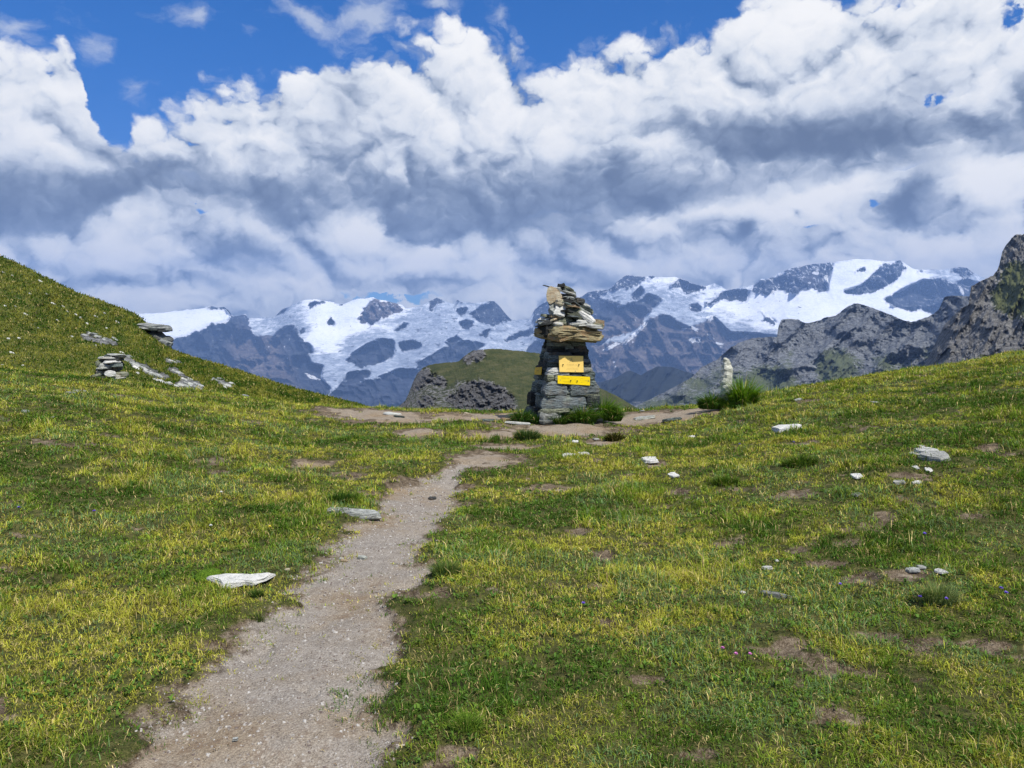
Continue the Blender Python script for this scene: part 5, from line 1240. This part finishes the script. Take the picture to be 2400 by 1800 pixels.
for k, (px, py, w, h, n, lb, t1, t2) in enumerate([(1235, 1030, 90, 26, 700, 'broad dusky green tussock in front of the cairn', (0.04, .08, .02), (0.12, .19, .05)), (1440, 1034, 66, 22, 500, 'dark brownish tussock beside the pointed white stone', (0.03, .035, .010), (0.09, .09, .02)),
    (1045, 1352, 100, 44, 600, 'rounded green tussock on the right edge of the path', (0.06, .12, .03), (0.2, .28, .07)), (1700, 1135, 100, 26, 380, 'dark green tussock in the middle of the right meadow', (0.04, .09, .012), (0.16, .24, .03)), (1875, 1090, 130, 30, 420, 'wide dark tussock above the middle of the right meadow', (0.035, .08, .012), (0.14, .21, .025)),
    (2200, 1415, 120, 60, 600, 'spiky grey-green tussock beside the bare patch at right', (0.10, .15, .05), (0.28, .34, .12)), (605, 1458, 50, 26, 160, 'small sparse tuft growing on the path margin', (0.06, .10, .03), (0.2, .24, .06)), (720, 1322, 60, 18, 160, 'low tuft on the path beside the pebbles', (0.05, .10, .02), (0.18, .24, .05)),
 (800, 1180, 110, 34, 500, 'dark green tuft where the grass meets the path, above the thin slabs', (0.03, .08, .012), (0.11, .2, .03)),
    (1095, 1720, 110, 50, 400, 'bright green tuft near the bottom edge', (0.07, .15, .02), (0.22, .34, .04)), (600, 1400, 50, 26, 260, 'little tuft against the front edge of the large pale slab', (0.04, .09, .015), (0.13, .2, .04))]):
    tussock(px, py, w, h, lb, 540 + k, n, t1, t2, wd=0.8 if py > 1200 else 1.0, lean=.5)

# moss cushion behind the slab
def moss():
    p = ground_at(490, 1352); s = p.y / F
    bm = bmesh.new(); bmesh.ops.create_icosphere(bm, subdivisions=4, radius=1.0)
    for v in bm.verts:
        n_ = mnoise.noise(v.co * 3) * .15 + mnoise.noise(v.co * 14) * .05
        v.co = Vector((v.co.x * 32 * s * (1 + n_), v.co.y * .10 * (1 + n_), v.co.z * .042 * (1 + n_ * 2)))
    m, nt, b = new_mat('bright_moss', 0.95, 0.1); P, N = posco(nt, 1.0)
    c = ramp(nt, noise(nt, P, 120.0, 4, 0.7), [(0.40, (0.035, 0.08, 0.006)), (0.6, (0.15, 0.25, 0.02))]); nt.links.new(c.k, b.inputs['Base Color']); bump(nt, b, noise(nt, P, 220.0, 3, 0.7), 1.0, 0.01)
    o = bm_obj('moss_cushion', bm, m, smooth=True); o.location = p; tag(o, 'bright green moss cushion behind the large pale slab', 'moss')
moss()

# ---- a few flowers
def petal_mat(name, col):
    m, nt, b = new_mat(name, 0.6, 0.2); b.inputs['Base Color'].default_value = (*col, 1); return m
M_fp = petal_mat('purple_petals', (0.16, 0.09, 0.50)); M_fk = petal_mat('pink_petals', (0.55, 0.18, 0.42)); M_fw = petal_mat('white_petals', (0.75, 0.76, 0.70)); M_fy = petal_mat('yellow_petals', (0.85, 0.70, 0.05)); M_fs = petal_mat('flower_stem', (0.06, 0.12, 0.02))
def flower(px, py, mat, label, seed, group=None, size=1.0):
    r = random.Random(seed); p = ground_at(px, py + 3); k = (p.y / 3.2) ** 0.5
    root = bpy.data.objects.new('flower', None); COL.objects.link(root); root.location = p; tag(root, label, 'flower', group)
    h = 0.055 * k; bm = bmesh.new(); bmesh.ops.create_cone(bm, segments=5, radius1=0.0012 * k, radius2=0.0009 * k, depth=h)
    bmesh.ops.translate(bm, verts=bm.verts, vec=(0, 0, h / 2)); bm_obj('stem', bm, M_fs, root)
    bm = bmesh.new(); R_ = 0.011 * k * size
    for ring, (zz, rr_, nn) in enumerate([(0, 1.0, 7), (0.004 * k, 0.7, 6)]):
        for i in range(nn):
            a = 6.28 * i / nn + ring * .4 + r.uniform(-.2, .2); ca, sa = math.cos(a), math.sin(a); w = R_ * .36
            vs = [Vector((0, 0, h + zz)), Vector((ca * R_ * .6 * rr_ - sa * w, sa * R_ * .6 * rr_ + ca * w, h + zz + R_ * .35)), Vector((ca * R_ * rr_, sa * R_ * rr_, h + zz + R_ * r.uniform(.3, .7))), Vector((ca * R_ * .6 * rr_ + sa * w, sa * R_ * .6 * rr_ - ca * w, h + zz + R_ * .35))]
            bm.faces.new([bm.verts.new(v) for v in vs])
    bm_obj('blossom', bm, mat, root)
for k, (x, y, m, lb) in enumerate([(1367, 1440, M_fp, 'lone purple flower left of the middle of the right meadow'), (1693, 1545, M_fk, 'pale pink clover flower, leftmost of the lower group'), (1724, 1559, M_fk, 'pale pink clover flower, middle of the lower group'), (1757, 1561, M_fk, 'deep pink clover flower, rightmost of the lower group'),
    (1968, 1394, M_fp, 'small purple flower right of the long cream slab'), (2217, 1432, M_fp, 'purple flower below the spiky tussock'), (2345, 1404, M_fp, 'upper purple flower near the right edge'), (2357, 1414, M_fp, 'lower purple flower near the right edge'), (1733, 1058, M_fp, 'bright purple flower below the wide low white slab'), (1860, 1053, M_fp, 'faint purple flower in the upper right meadow'), (2155, 1424, M_fp, 'small purple flower left of the spiky tussock'),
    (45, 1211, M_fp, 'purple flower at the far left edge'), (222, 1219, M_fp, 'purple flower in the left meadow'), (633, 1256, M_fy, 'yellow flower in the leafy patch beside the path'), (495, 1254, M_fw, 'white flower head left of the yellow flower'), (519, 1172, M_fw, 'small white flower above the left meadow\'s leafy patch'), (2166, 1272, M_fp, 'dusky purple flower in the right meadow near the bare soil')]):
    flower(x, y, m, lb, 60 + k)
